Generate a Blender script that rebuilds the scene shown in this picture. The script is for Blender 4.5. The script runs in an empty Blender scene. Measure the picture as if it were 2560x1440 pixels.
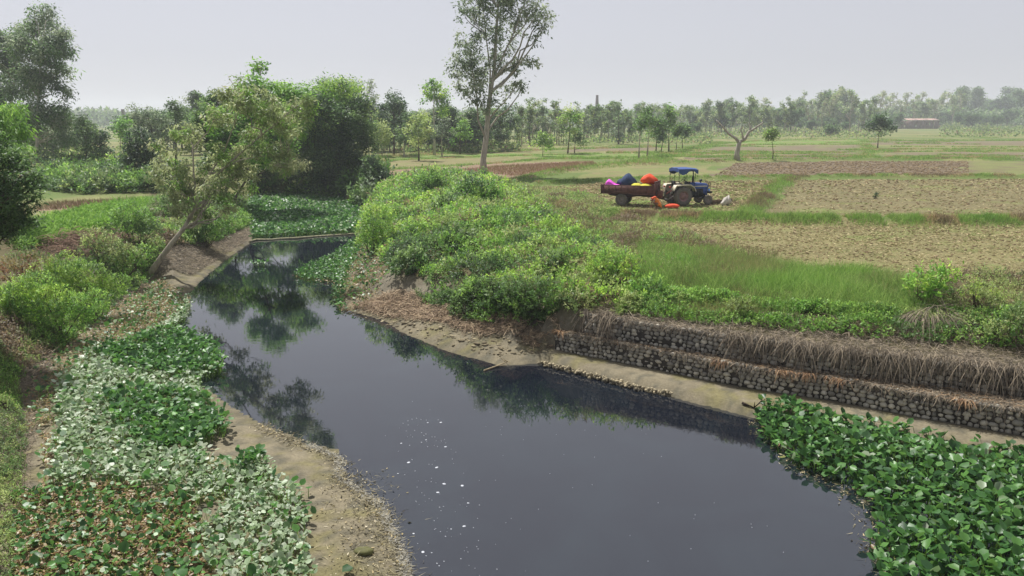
import bpy, math, random
import numpy as np
R = math.radians
sc = bpy.context.scene
# ---------------------------------------------------------------- camera, world, sun, exposure
FPX, CAMH, PITCH = 1950.0, 8.5, math.atan(420/1950)
cam = bpy.data.cameras.new('camera'); cam.sensor_width = 36; cam.lens = 36*FPX/2560
cam.clip_start = .1; cam.clip_end = 6000
co = bpy.data.objects.new('camera', cam); sc.collection.objects.link(co)
co.location = (0, 0, CAMH); co.rotation_euler = (math.pi/2 - PITCH, 0, 0); sc.camera = co
SUN_EL, SUN_AZ = R(60), R(-32)      # azimuth measured from +Y towards +X
w = bpy.data.worlds.new('World'); sc.world = w; w.use_nodes = True
nt = w.node_tree; nt.nodes.clear()
sky = nt.nodes.new('ShaderNodeTexSky'); sky.sky_type = 'NISHITA'; sky.sun_disc = False
sky.sun_elevation = SUN_EL; sky.sun_rotation = SUN_AZ; sky.air_density = 1.0; sky.dust_density = 1.0; sky.ozone_density = 2.0
hs = nt.nodes.new('ShaderNodeHueSaturation'); hs.inputs['Saturation'].default_value = .28
bg = nt.nodes.new('ShaderNodeBackground'); bg.inputs[1].default_value = .074
ow = nt.nodes.new('ShaderNodeOutputWorld')
tn = nt.nodes.new('ShaderNodeVectorMath'); tn.operation = 'MULTIPLY'; tn.inputs[1].default_value = (1.0, .975, 1.05)
nt.links.new(sky.outputs[0], hs.inputs['Color']); nt.links.new(hs.outputs[0], tn.inputs[0]); mxs = nt.nodes.new('ShaderNodeMix'); mxs.data_type = 'RGBA'; mxs.inputs[0].default_value = .62; mxs.inputs[7].default_value = (6.35, 6.45, 6.95, 1)   # even milky haze veil over the clear sky
nt.links.new(tn.outputs[0], mxs.inputs[6]); nt.links.new(mxs.outputs[2], bg.inputs[0]); nt.links.new(bg.outputs[0], ow.inputs[0])
sd = bpy.data.lights.new('sun', 'SUN'); sd.energy = 4.9; sd.angle = R(1.2); sd.color = (1, .975, .94)
so = bpy.data.objects.new('sun', sd); sc.collection.objects.link(so)
sv = np.array([math.sin(SUN_AZ)*math.cos(SUN_EL), math.cos(SUN_AZ)*math.cos(SUN_EL), math.sin(SUN_EL)])
from mathutils import Vector, Matrix
so.rotation_euler = Vector(sv).to_track_quat('Z', 'Y').to_euler(); so.location = (-60, 30, 80)
sc.view_settings.view_transform = 'Standard'; sc.view_settings.look = 'None'
sc.view_settings.exposure = 0.42; sc.view_settings.gamma = 1
try:
    sc.cycles.volume_bounces = 1; sc.cycles.max_bounces = 6; sc.cycles.diffuse_bounces = 3; sc.cycles.glossy_bounces = 2
    sc.cycles.transmission_bounces = 3; sc.cycles.transparent_max_bounces = 4; sc.cycles.use_denoising = True
    sc.cycles.caustics_reflective = False; sc.cycles.caustics_refractive = False
except Exception: pass
col_root = sc.collection
rng = np.random.default_rng(7)
# ---------------------------------------------------------------- helpers
def s2l(r, g, b):
    f = lambda c: (c/255/12.92) if c/255 <= .04045 else ((c/255+.055)/1.055)**2.4
    return np.array([f(r), f(g), f(b)])
def ray(u, v):
    x = (u-1280)/FPX; y = (720-v)/FPX
    c, s = math.cos(PITCH), math.sin(PITCH)
    return np.array([x, c + y*s, -s + y*c])
def unp(u, v, z=0.0):                       # a photo point seen on a level plane -> where that is in the place
    d = ray(u, v); t = (z-CAMH)/d[2]
    return np.array([d[0]*t, d[1]*t])
def upoly(pts, z=0.0): return np.array([unp(u, v, z) for u, v in pts])
def inpoly(P, x, y):
    r = np.zeros(x.shape, bool); n = len(P); j = n-1
    for i in range(n):
        xi, yi = P[i]; xj, yj = P[j]
        m = ((yi > y) != (yj > y))
        with np.errstate(divide='ignore', invalid='ignore'):
            r ^= m & (x < (xj-xi)*(y-yi)/(yj-yi+1e-12)+xi)
        j = i
    return r
def dline(L, x, y, signed=False):           # distance to a polyline; signed: + on the left of its direction
    best = np.full(x.shape, 1e9); sg = np.ones(x.shape); par = np.zeros(x.shape); acc = 0
    for i in range(len(L)-1):
        a, b = L[i], L[i+1]; ab = b-a; l2 = ab@ab; l = math.sqrt(l2)
        t0 = ((x-a[0])*ab[0]+(y-a[1])*ab[1])/l2; t = np.clip(t0, 0, 1)
        d = np.hypot(x-a[0]-t*ab[0], y-a[1]-t*ab[1]); m = d < best-1e-9
        best = np.where(m, d, best); par = np.where(m, acc+t0*l if False else acc+t*l, par)
        if signed:
            c = ab[0]*(y-a[1])-ab[1]*(x-a[0]); sg = np.where(m, np.sign(c), sg)
        acc += l
    return (best*sg if signed else best), par
def sstep(a, b, x): t = np.clip((x-a)/(b-a), 0, 1); return t*t*(3-2*t)
def _h(i, j, s):
    n = (i.astype(np.int64)*374761393 + j.astype(np.int64)*668265263 + s*982451653) & 0xffffffff
    n = ((n ^ (n >> 13))*1274126177) & 0xffffffff
    return ((n ^ (n >> 16)) & 0xffff)/65535.
def vn(x, y, s=0):
    i = np.floor(x); j = np.floor(y); fx = x-i; fy = y-j; fx = fx*fx*(3-2*fx); fy = fy*fy*(3-2*fy)
    return (_h(i, j, s)*(1-fx)+_h(i+1, j, s)*fx)*(1-fy)+(_h(i, j+1, s)*(1-fx)+_h(i+1, j+1, s)*fx)*fy
def fbm(x, y, s=0, o=4):
    r = 0; a = .5; t = 0
    for k in range(o): r = r+a*vn(x*2**k+k*17.3, y*2**k-k*9.1, s+k); t += a; a *= .5
    return r/t
def norm(v): return v/np.maximum(np.linalg.norm(v, axis=-1, keepdims=True), 1e-9)
class MB:                                   # collects vertices, tris and quads, then becomes ONE mesh object
    def __init__(s): s.V = []; s.F3 = []; s.F4 = []; s.C = []; s.n = 0
    def add(s, V, F, c=(.5, .5, .5)):
        V = np.asarray(V, float).reshape(-1, 3); F = np.asarray(F, np.int64)
        c = np.asarray(c, float); c = np.broadcast_to(c, (len(V), 3)) if c.ndim == 1 else c
        (s.F3 if F.shape[1] == 3 else s.F4).append(F+s.n); s.V.append(V); s.C.append(c); s.n += len(V)
        return s
    def build(s, name, mat, parent=None, smooth=False, link=True):
        V = np.concatenate(s.V); C = np.concatenate(s.C)
        F3 = np.concatenate(s.F3) if s.F3 else np.zeros((0, 3), int); F4 = np.concatenate(s.F4) if s.F4 else np.zeros((0, 4), int)
        me = bpy.data.meshes.new(name); nl = F3.size+F4.size; npoly = len(F3)+len(F4)
        me.vertices.add(len(V)); me.vertices.foreach_set('co', V.astype(np.float32).ravel())
        me.loops.add(nl); me.loops.foreach_set('vertex_index', np.concatenate([F3.ravel(), F4.ravel()]).astype(np.int32))
        me.polygons.add(npoly)
        st = np.concatenate([np.arange(len(F3))*3, F3.size+np.arange(len(F4))*4]).astype(np.int32)
        me.polygons.foreach_set('loop_start', st)
        if smooth: me.polygons.foreach_set('use_smooth', np.ones(npoly, bool))
        a = me.attributes.new('col', 'FLOAT_COLOR', 'POINT')
        a.data.foreach_set('color', np.concatenate([C, np.ones((len(C), 1))], 1).astype(np.float32).ravel())
        me.update(); me.validate(clean_customdata=False)
        if mat is not None: me.materials.append(mat)
        o = bpy.data.objects.new(name, me)
        if link: col_root.objects.link(o)
        if parent is not None: o.parent = parent
        return o
def empty(name, loc=(0, 0, 0), rz=0.):
    o = bpy.data.objects.new(name, None); col_root.objects.link(o); o.location = loc; o.rotation_euler = (0, 0, rz)
    o.empty_display_size = .2; return o
def tag(o, label=None, cat=None, group=None, kind=None):
    if label: o['label'] = label
    if cat: o['category'] = cat
    if group: o['group'] = group
    if kind: o['kind'] = kind
    return o
def copy_tree(o, parent=None):
    c = o.copy(); col_root.objects.link(c); c.parent = parent
    for ch in o.children: copy_tree(ch, c)
    return c
def tube(path, rad, sides=6, cap=True):
    path = np.asarray(path, float); n = len(path); rad = np.broadcast_to(rad, (n,))
    t = np.gradient(path, axis=0); t = norm(t); up = np.array([0, 0, 1.]) if abs(t[0][2]) < .9 else np.array([1., 0, 0])
    V = []
    a = norm(np.cross(t[0], up))
    for i in range(n):
        a = norm(a-t[i]*(a@t[i])); b = np.cross(t[i], a)
        th = np.arange(sides)*2*math.pi/sides
        V.append(path[i]+rad[i]*(np.cos(th)[:, None]*a+np.sin(th)[:, None]*b))
    V = np.concatenate(V); F = []
    for i in range(n-1):
        for k in range(sides):
            k2 = (k+1) % sides; F.append((i*sides+k, i*sides+k2, (i+1)*sides+k2, (i+1)*sides+k))
    F = np.array(F)
    if cap:
        V = np.concatenate([V, [path[0]], [path[-1]]]); m = n*sides
        F3 = [(m, (k+1) % sides, k) for k in range(sides)]+[(m+1, (n-1)*sides+k, (n-1)*sides+(k+1) % sides) for k in range(sides)]
        return V, F, np.array(F3)
    return V, F, None
def add_tube(mb, path, rad, sides=6, c=(.3, .3, .3), cap=True):
    V, F, F3 = tube(path, rad, sides, cap); n0 = mb.n; mb.add(V, F, c)
    if F3 is not None: mb.F3.append(F3+n0)
def box(mb, lo, hi, c=(.5, .5, .5), M=None):
    x0, y0, z0 = lo; x1, y1, z1 = hi
    V = np.array([(x, y, z) for z in (z0, z1) for x, y in ((x0, y0), (x1, y0), (x1, y1), (x0, y1))], float)
    if M is not None: V = V@np.array(M)[:3, :3].T+np.array(M)[:3, 3]
    mb.add(V, [(3, 2, 1, 0), (4, 5, 6, 7), (0, 1, 5, 4), (1, 2, 6, 5), (2, 3, 7, 6), (3, 0, 4, 7)], c)
def prism(mb, poly, y0, y1, c=(.5, .5, .5), ax='y'):   # an x-z outline given depth along y (or z outline of xy)
    P = np.array(poly, float); n = len(P)
    if ax == 'y': V = np.concatenate([np.c_[P[:, 0], np.full(n, y0), P[:, 1]], np.c_[P[:, 0], np.full(n, y1), P[:, 1]]])
    else: V = np.concatenate([np.c_[P, np.full(n, y0)], np.c_[P, np.full(n, y1)]])
    n0 = mb.n; mb.add(V, [(i, (i+1) % n, n+(i+1) % n, n+i) for i in range(n)], c)
    cen = P.mean(0); 
    import mathutils
    tris = mathutils.geometry.tessellate_polygon([[Vector((p[0], p[1], 0)) for p in P]])
    mb.F3.append(np.array([list(t) for t in tris])+n0); mb.F3.append(np.array([[t[0]+n, t[2]+n, t[1]+n] for t in tris])+n0)
def leafq(mb, P, D, N, L, W, C):            # diamond leaves: base P, axis D, normal N
    D = norm(D); S = norm(np.cross(D, N)); N2 = np.cross(S, D); L = L[:, None]; W = W[:, None]
    V = np.stack([P, P+D*L*.45+S*W*.5-N2*W*.12, P+D*L, P+D*L*.45-S*W*.5-N2*W*.12], 1).reshape(-1, 3)
    n = len(P); mb.add(V, np.arange(n*4).reshape(n, 4), np.repeat(C, 4, 0))
def ribbon(mb, P, D, L, W, droop, C, K=2, tipw=.08, side=None):
    n = len(P); D = norm(D)
    if side is None:
        a = rng.uniform(0, 2*math.pi, n); side = np.c_[np.cos(a), np.sin(a), np.zeros(n)]
    S = norm(side-D*(side*D).sum(1)[:, None])
    rows = []
    for k in range(K+1):
        s = k/K; p = P+D*(L*s)[:, None]; p = p.copy(); p[:, 2] -= droop*L*s*s
        wdt = W*(1-(1-tipw)*s**1.5)*.5; rows += [p-S*wdt[:, None], p+S*wdt[:, None]]
    V = np.stack(rows, 1).reshape(-1, 3); b = np.arange(n)[:, None]*(2*(K+1)); F = []
    for k in range(K): F.append(b+np.array([2*k, 2*k+1, 2*k+3, 2*k+2]))
    mb.add(V, np.stack(F, 1).reshape(-1, 4), np.repeat(C, 2*(K+1), 0))
def rdir(n, zlo=-1., zhi=1.):
    z = rng.uniform(zlo, zhi, n); a = rng.uniform(0, 2*math.pi, n); r = np.sqrt(np.maximum(0, 1-z*z))
    return np.c_[r*np.cos(a), r*np.sin(a), z]
def mixcol(cols, n, jit=.15, idx=None):
    cols = np.array(cols); i = rng.integers(0, len(cols), n) if idx is None else idx
    f = rng.uniform(0, 1, n)[:, None]; j = rng.integers(0, len(cols), n)
    c = cols[i]*(1-.3*f)+cols[j]*.3*f
    return c*(1+rng.uniform(-jit, jit, (n, 1)))
def ball(nu=8, nv=6):
    V = [(0, 0, 1)]; F3 = []; F4 = []
    for j in range(1, nv):
        for i in range(nu):
            t = math.pi*j/nv; p = 2*math.pi*i/nu; V.append((math.sin(t)*math.cos(p), math.sin(t)*math.sin(p), math.cos(t)))
    V.append((0, 0, -1)); m = len(V)-1
    for i in range(nu):
        F3.append((0, 1+i, 1+(i+1) % nu)); F3.append((m, m-nu+(i+1) % nu, m-nu+i))
        for j in range(nv-2):
            a = 1+j*nu+i; b = 1+j*nu+(i+1) % nu; F4.append((a, a+nu, b+nu, b))
    return np.array(V, float), np.array(F3), np.array(F4)
BV, BF3, BF4 = ball(7, 5)
def blobs_mesh(mb, P, S, C, rotz=None, jit=.17):   # many small rounded stones
    n = len(P); V = BV[None]*S[:, None, :]*(1+rng.uniform(-jit, jit, (n, len(BV), 1)))
    if rotz is not None:
        c, s = np.cos(rotz)[:, None], np.sin(rotz)[:, None]
        V = np.stack([V[..., 0]*c-V[..., 1]*s, V[..., 0]*s+V[..., 1]*c, V[..., 2]], -1)
    V = V+P[:, None, :]; b = (np.arange(n)*len(BV))[:, None, None]; n0 = mb.n
    mb.add(V.reshape(-1, 3), (BF4[None]+b).reshape(-1, 4), np.repeat(C, len(BV), 0)); mb.F3.append((BF3[None]+b).reshape(-1, 3)+n0)
# ---------------------------------------------------------------- materials
def nmat(name):
    m = bpy.data.materials.new(name); m.use_nodes = True; t = m.node_tree; t.nodes.clear()
    return m, t, (lambda ty: t.nodes.new(ty)), t.links.new
def leafmat(name, trans=.35, rough=.55, spec=.3, var=.12, hue=.49):
    m, t, N, L = nmat(name); at = N('ShaderNodeAttribute'); at.attribute_name = 'col'
    oi = N('ShaderNodeObjectInfo'); h = N('ShaderNodeHueSaturation'); mr = N('ShaderNodeMapRange')
    mr.inputs['To Min'].default_value = 1-var; mr.inputs['To Max'].default_value = 1+var
    L(oi.outputs['Random'], mr.inputs['Value']); L(mr.outputs[0], h.inputs['Value']); L(at.outputs['Color'], h.inputs['Color'])
    p = N('ShaderNodeBsdfPrincipled'); p.inputs['Roughness'].default_value = rough; p.inputs['Specular IOR Level'].default_value = spec
    tr = N('ShaderNodeBsdfTranslucent'); mx = N('ShaderNodeMixShader'); mx.inputs[0].default_value = trans; o = N('ShaderNodeOutputMaterial')
    tc = N('ShaderNodeHueSaturation'); tc.inputs['Value'].default_value = 1.25; tc.inputs['Hue'].default_value = hue; L(h.outputs[0], tc.inputs['Color'])
    L(h.outputs[0], p.inputs['Base Color']); L(tc.outputs[0], tr.inputs[0]); L(p.outputs[0], mx.inputs[1]); L(tr.outputs[0], mx.inputs[2]); L(mx.outputs[0], o.inputs[0])
    return m
def vmat(name, rough=.8, spec=.3, nscale=0, namt=.3, bump=0., metal=0., coords='Object', bscale=None, stretch=None):
    m, t, N, L = nmat(name); at = N('ShaderNodeAttribute'); at.attribute_name = 'col'
    p = N('ShaderNodeBsdfPrincipled'); p.inputs['Roughness'].default_value = rough; p.inputs['Specular IOR Level'].default_value = spec; p.inputs['Metallic'].default_value = metal
    o = N('ShaderNodeOutputMaterial'); L(p.outputs[0], o.inputs[0])
    if nscale:
        tc = N('ShaderNodeTexCoord'); n = N('ShaderNodeTexNoise'); n.inputs['Scale'].default_value = nscale; n.inputs['Detail'].default_value = 6; n.inputs['Roughness'].default_value = .65
        mp = N('ShaderNodeMapping'); L(tc.outputs[coords], mp.inputs[0])
        if stretch: mp.inputs['Scale'].default_value = stretch
        L(mp.outputs[0], n.inputs['Vector'])
        mr = N('ShaderNodeMapRange'); mr.inputs['From Min'].default_value = .3; mr.inputs['From Max'].default_value = .7
        mr.inputs['To Min'].default_value = 1-namt; mr.inputs['To Max'].default_value = 1+namt; L(n.outputs['Fac'], mr.inputs['Value'])
        vm = N('ShaderNodeVectorMath'); vm.operation = 'SCALE'; L(at.outputs['Color'], vm.inputs[0]); L(mr.outputs[0], vm.inputs['Scale'])
        L(vm.outputs[0], p.inputs['Base Color'])
        if bump:
            b = N('ShaderNodeBump'); b.inputs['Strength'].default_value = bump; b.inputs['Distance'].default_value = .05; L(n.outputs['Fac'], b.inputs['Height']); L(b.outputs[0], p.inputs['Normal'])
    else: L(at.outputs['Color'], p.inputs['Base Color'])
    return m
M_leaf = leafmat('leaf', .5, .5, .35); M_grass = leafmat('grass_blade', .4, .6, .2); M_hya = leafmat('broad_leaf', .35, .42, .4); M_dry = leafmat('dry_litter', .15, .8, .1, .12, .505)
M_bark = vmat('bark', .9, .1, 6, .4, .5, stretch=(1, 1, .25)); M_stone = vmat('river_stone', .75, .3, 9, .25, .2)
M_paint = vmat('weathered_paint', .5, .4, 7, .18, .05); M_rust = vmat('rusty_steel', .75, .3, 5, .35, .2); M_rub = vmat('rubber', .85, .2, 9, .3, .1)
M_cloth = vmat('woven_sack', .8, .2, 14, .12, .2); M_brick = vmat('old_brick', .9, .1, .6, .25, .2); M_plain = vmat('plain', .6, .3)
M_gr = nmat('earth'); m, t, N, L = M_gr; M_gr = m
at = N('ShaderNodeAttribute'); at.attribute_name = 'col'; tc = N('ShaderNodeTexCoord'); p = N('ShaderNodeBsdfPrincipled'); o = N('ShaderNodeOutputMaterial')
p.inputs['Roughness'].default_value = .9; p.inputs['Specular IOR Level'].default_value = .15; L(p.outputs[0], o.inputs[0])
prev = at.outputs['Color']; hsum = None
for scl, lo, hi, det in ((.35, .88, 1.12, 3), (3.2, .86, 1.12, 5), (14., .82, 1.17, 3)):
    n = N('ShaderNodeTexNoise'); n.inputs['Scale'].default_value = scl; n.inputs['Detail'].default_value = det; n.inputs['Roughness'].default_value = .7; L(tc.outputs['Object'], n.inputs['Vector'])
    mr = N('ShaderNodeMapRange'); mr.inputs['From Min'].default_value = .32; mr.inputs['From Max'].default_value = .68; mr.inputs['To Min'].default_value = lo; mr.inputs['To Max'].default_value = hi
    L(n.outputs['Fac'], mr.inputs['Value']); vm = N('ShaderNodeVectorMath'); vm.operation = 'SCALE'; L(prev, vm.inputs[0]); L(mr.outputs[0], vm.inputs['Scale']); prev = vm.outputs[0]
    if scl == 3.2: b1 = N('ShaderNodeBump'); b1.inputs['Strength'].default_value = .5; b1.inputs['Distance'].default_value = .08; L(n.outputs['Fac'], b1.inputs['Height'])
    if scl == 14.: b2 = N('ShaderNodeBump'); b2.inputs['Strength'].default_value = .6; b2.inputs['Distance'].default_value = .03; L(n.outputs['Fac'], b2.inputs['Height']); L(b1.outputs[0], b2.inputs['Normal'])
L(prev, p.inputs['Base Color']); L(b2.outputs[0], p.inputs['Normal'])
# water
m, t, N, L = nmat('dark_water'); M_water = m
p = N('ShaderNodeBsdfPrincipled'); o = N('ShaderNodeOutputMaterial'); L(p.outputs[0], o.inputs[0])
p.inputs['Base Color'].default_value = (.012, .013, .016, 1); p.inputs['Roughness'].default_value = .03; p.inputs['IOR'].default_value = 2.0
tc = N('ShaderNodeTexCoord'); mp = N('ShaderNodeMapping'); L(tc.outputs['Object'], mp.inputs[0]); mp.inputs['Scale'].default_value = (1, 1.6, 1)
n1 = N('ShaderNodeTexNoise'); n1.inputs['Scale'].default_value = 2.2; n1.inputs['Detail'].default_value = 2; L(mp.outputs[0], n1.inputs['Vector'])
n2 = N('ShaderNodeTexNoise'); n2.inputs['Scale'].default_value = .12; n2.inputs['Detail'].default_value = 2; L(mp.outputs[0], n2.inputs['Vector'])
mr = N('ShaderNodeMapRange'); mr.inputs['From Min'].default_value = .45; mr.inputs['From Max'].default_value = .65; L(n2.outputs['Fac'], mr.inputs['Value'])
mr.inputs['To Min'].default_value = .15; mr.inputs['To Max'].default_value = 1.
mu = N('ShaderNodeMath'); mu.operation = 'MULTIPLY'; L(n1.outputs['Fac'], mu.inputs[0]); L(mr.outputs[0], mu.inputs[1])
b = N('ShaderNodeBump'); b.inputs['Strength'].default_value = .09; b.inputs['Distance'].default_value = .02; L(mu.outputs[0], b.inputs['Height']); L(b.outputs[0], p.inputs['Normal'])
n3 = N('ShaderNodeTexNoise'); n3.inputs['Scale'].default_value = .35; n3.inputs['Detail'].default_value = 5; n3.inputs['Distortion'].default_value = 1.5; L(tc.outputs['Object'], n3.inputs['Vector'])
cr = N('ShaderNodeValToRGB'); cr.color_ramp.elements[0].position = .4; cr.color_ramp.elements[0].color = (.007, .0095, .015, 1); cr.color_ramp.elements[1].position = .85; cr.color_ramp.elements[1].color = (.012, .018, .024, 1)
L(n3.outputs['Fac'], cr.inputs[0]); L(cr.outputs[0], p.inputs['Base Color'])
# ---------------------------------------------------------------- lie of the land
FZ = 2.6
LEFT = [(1030, 1440), (1000, 1360), (960, 1260), (860, 1200), (845, 1120), (770, 1110), (640, 1050), (570, 1010), (500, 960), (470, 900), (430, 825), (475, 775), (470, 740), (500, 700), (560, 650), (625, 605), (632, 560), (615, 515), (640, 490)]
RIGHT = [(760, 486), (860, 493), (905, 530), (895, 580), (885, 605), (850, 650), (835, 700), (840, 765), (880, 780), (960, 802), (1000, 830), (1120, 880), (1250, 915), (1360, 907), (1500, 947), (1700, 997), (1880, 1042), (2150, 1095), (2560, 1165), (3000, 1240)]
LW = np.array([(-4., -60), (-3., -5), (-2., 8)]+[tuple(unp(*q)) for q in LEFT]); RW = np.array([tuple(unp(*q)) for q in RIGHT]+[(18, 9.), (21., -5), (24., -60)])
RIVER = np.concatenate([LW, RW])
LT = np.array([(-13., -60), (-13., 0)]+[tuple(unp(*q)) for q in [(40, 1500), (60, 1300), (75, 1150), (60, 1000), (110, 930), (200, 850), (320, 752), (370, 715), (455, 738)]]+[tuple(unp(*q)) for q in LEFT[13:]])
G1 = upoly([(1385, 828), (1560, 860), (1870, 918), (2060, 943), (2300, 985), (2560, 1028)], .95)
G2 = upoly([(1455, 835), (1600, 862), (1870, 905), (2100, 940), (2350, 970), (2560, 995)], .95)
def extend(L, d):
    a = L[-1]-L[-2]; a = a/np.linalg.norm(a); return np.concatenate([L, [L[-1]+a*d]])
G1 = extend(G1, 9); G2 = extend(G2, 9)
BUND = [([(1380, 520), (1480, 541), (1700, 550), (1900, 556), (2100, 557), (2560, 559), (3100, 566)], .35, .8),
        ([(1868, 550), (1890, 515), (1925, 480), (1975, 448)], .28, .9),
        ([(1340, 462), (1500, 453), (1640, 450), (1850, 447), (2100, 443), (2560, 443), (3000, 445)], .3, .6),
        ([(1250, 462), (1400, 428), (1560, 414), (1700, 409), (1850, 402), (2150, 399), (2560, 401)], .3, .7)]
BUND = [(upoly(a, FZ), h, wd) for a, h, wd in BUND]
def H(x, y):
    x = np.asarray(x, float); y = np.asarray(y, float)
    ins = inpoly(RIVER, x, y); dR, _ = dline(RW, x, y); dL, _ = dline(LW, x, y); dT, _ = dline(LT, x, y)
    dw = np.minimum(dR, dL)
    right = (dR < dL)
    nz = fbm(x*.6, y*.6, 3)-.5; nf = fbm(x*2.5, y*2.5, 5, 3)-.5
    # right bank, plain profile
    zr = .3*sstep(0, .9, dR)+1.35*sstep(.6+nz, 3.2+nz, dR)+.95*sstep(2.5, 8, dR)
    # right bank with the two stone steps
    s1, _ = dline(G1, x, y, True); s2, _ = dline(G2, x, y, True)
    zg = .05+.2*sstep(.05, .4, dR)+.68*sstep(.3, .55, s1)+.78*sstep(.3, .55, s2)+.87*sstep(.8, 5., s2)
    zg = np.where(s1 < -.01, .06+.19*sstep(.02, .35, dR), zg)
    ax = G1[1]-G1[0]; ax /= np.linalg.norm(ax); q = (x-G1[0][0])*ax[0]+(y-G1[0][1])*ax[1]
    wg = sstep(-1.2, .15, q); zr = zr*(1-wg)+zg*wg
    # left bank
    leftof = inpoly(np.concatenate([LT, [(-900, 90), (-900, -60)]]), x, y)
    zl = np.where(leftof | (~ins & (dT < dL) & (x < -60)), .12+1.5*sstep(.1, 3.2+nz, dT)+.78*sstep(2, 9, dT), .03+.12*sstep(0, 2.5, dL)+.1*nf)
    z = np.where(right, zr, zl)
    far = sstep(80, 92, y); z = z*(1-far)+FZ*far*1.
    z = np.where(right | (y > 75), z, z)
    z = z+nz*.35*sstep(.5, 1.8, z)*(1-sstep(1.9, 2.5, z))+nf*.10*sstep(.15, .8, z)*(1-sstep(2.2, 2.55, z))
    z = z+(.05*(fbm(x*.8, y*.8, 11)-.5)+.06*nf)*sstep(2.3, 2.5, z)
    for Lb, h, wd in BUND:
        d, _ = dline(Lb, x, y); z = z+h*np.exp(-(d/wd)**2)*(d < 4)
    z = np.where(ins, -.55*sstep(0, 1.2, dw)-.02, np.maximum(z, .012))
    return z
def hit(u, v, zdef=None):                   # where a sight line meets the ground: for setting things on it
    d = ray(u, v); lo = 8.; t = np.concatenate([np.arange(8, 140, .1), np.arange(140, 900, 1.)])
    z = CAMH+d[2]*t; h = H(d[0]*t, d[1]*t); k = np.argmax(z < np.maximum(h, 0)); t = t[k] if (z < np.maximum(h, 0)).any() else 900.
    x, y = d[0]*t, d[1]*t
    return np.array([x, y, max(float(H(np.array([x]), np.array([y]))[0]), 0.)])
def hpoly(pts): return np.array([hit(u, v)[:2] for u, v in pts])
def at_depth(u, v, y): d = ray(u, v); t = y/d[1]; return np.array([d[0]*t, y, CAMH+d[2]*t])
# ---------------------------------------------------------------- land colours (what grows or lies there)
TAN = s2l(158, 150, 104)*.53; TAN2 = s2l(152, 142, 102)*.49; BRN = s2l(140, 124, 100)*.52; BRN2 = s2l(146, 133, 106)*.53; GRN = s2l(134, 140, 84)*.65; GR2 = s2l(112, 140, 62)*.75; RED = s2l(150, 126, 104)*.7
SOIL = s2l(112, 104, 70)*.7; MUD = s2l(148, 138, 114)*.6; LIT = s2l(148, 140, 122)*.58
FIELDS = [([(1480, 556), (1700, 556), (2560, 562), (3300, 570), (3300, 800), (2560, 760), (2250, 710), (2000, 690), (1800, 640), (1600, 600)], TAN, GRN, .58),
          ([(1260, 520), (1340, 470), (1500, 458), (1880, 450), (1960, 452), (1890, 515), (1860, 545), (1480, 540)], TAN, GR2, .52),
          ([(1925, 545), (1960, 480), (2000, 450), (2560, 447), (3200, 450), (3200, 560), (2100, 553)], TAN2, GRN, .62),
          ([(1780, 442), (1840, 408), (2150, 403), (2420, 403), (2420, 440)], BRN, GRN, .72),
          ([(2420, 440), (2420, 403), (3100, 405), (3100, 442)], GRN, BRN, .55),
          ([(1420, 449), (1480, 430), (1600, 415), (1790, 412), (1770, 446)], GRN, TAN, .55),
          ([(940, 440), (960, 420), (1250, 408), (1480, 403), (1500, 418), (1400, 430), (1250, 462)], RED, GRN, .66),
          ([(900, 415), (950, 402), (1300, 392), (1380, 396), (1250, 407), (960, 425)], TAN, GRN, .6),
          ([(900, 402), (930, 394), (1210, 384), (1500, 384), (1650, 385), (1560, 398), (1380, 396), (1300, 391)], GR2, GRN, .5),
          ([(1660, 402), (1750, 388), (2140, 382), (2160, 398), (1850, 402)], BRN, TAN, .6),
          ([(1740, 384), (1800, 368), (2150, 362), (2140, 380)], BRN2, GRN, .6),
          ([(1820, 360), (1900, 350), (2200, 348), (2150, 360)], GR2, TAN, .55),
          ([(2190, 398), (2220, 380), (3000, 382), (3000, 400)], BRN2, GRN, .62),
          ([(2200, 378), (2230, 366), (3000, 370), (3000, 380)], TAN, GRN, .5),
          ([(2150, 362), (2200, 352), (3000, 355), (3000, 366)], BRN2, GRN, .65),
          ([(1400, 380), (1430, 371), (1660, 366), (1640, 376)], BRN2, TAN, .6),
          ([(60, 520), (130, 500), (330, 492), (420, 496), (380, 512), (140, 518)], RED*1.1, GRN, .7)]
FIELDS = [(upoly(a, FZ), c1, c2, th) for a, c1, c2, th in FIELDS]
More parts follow.
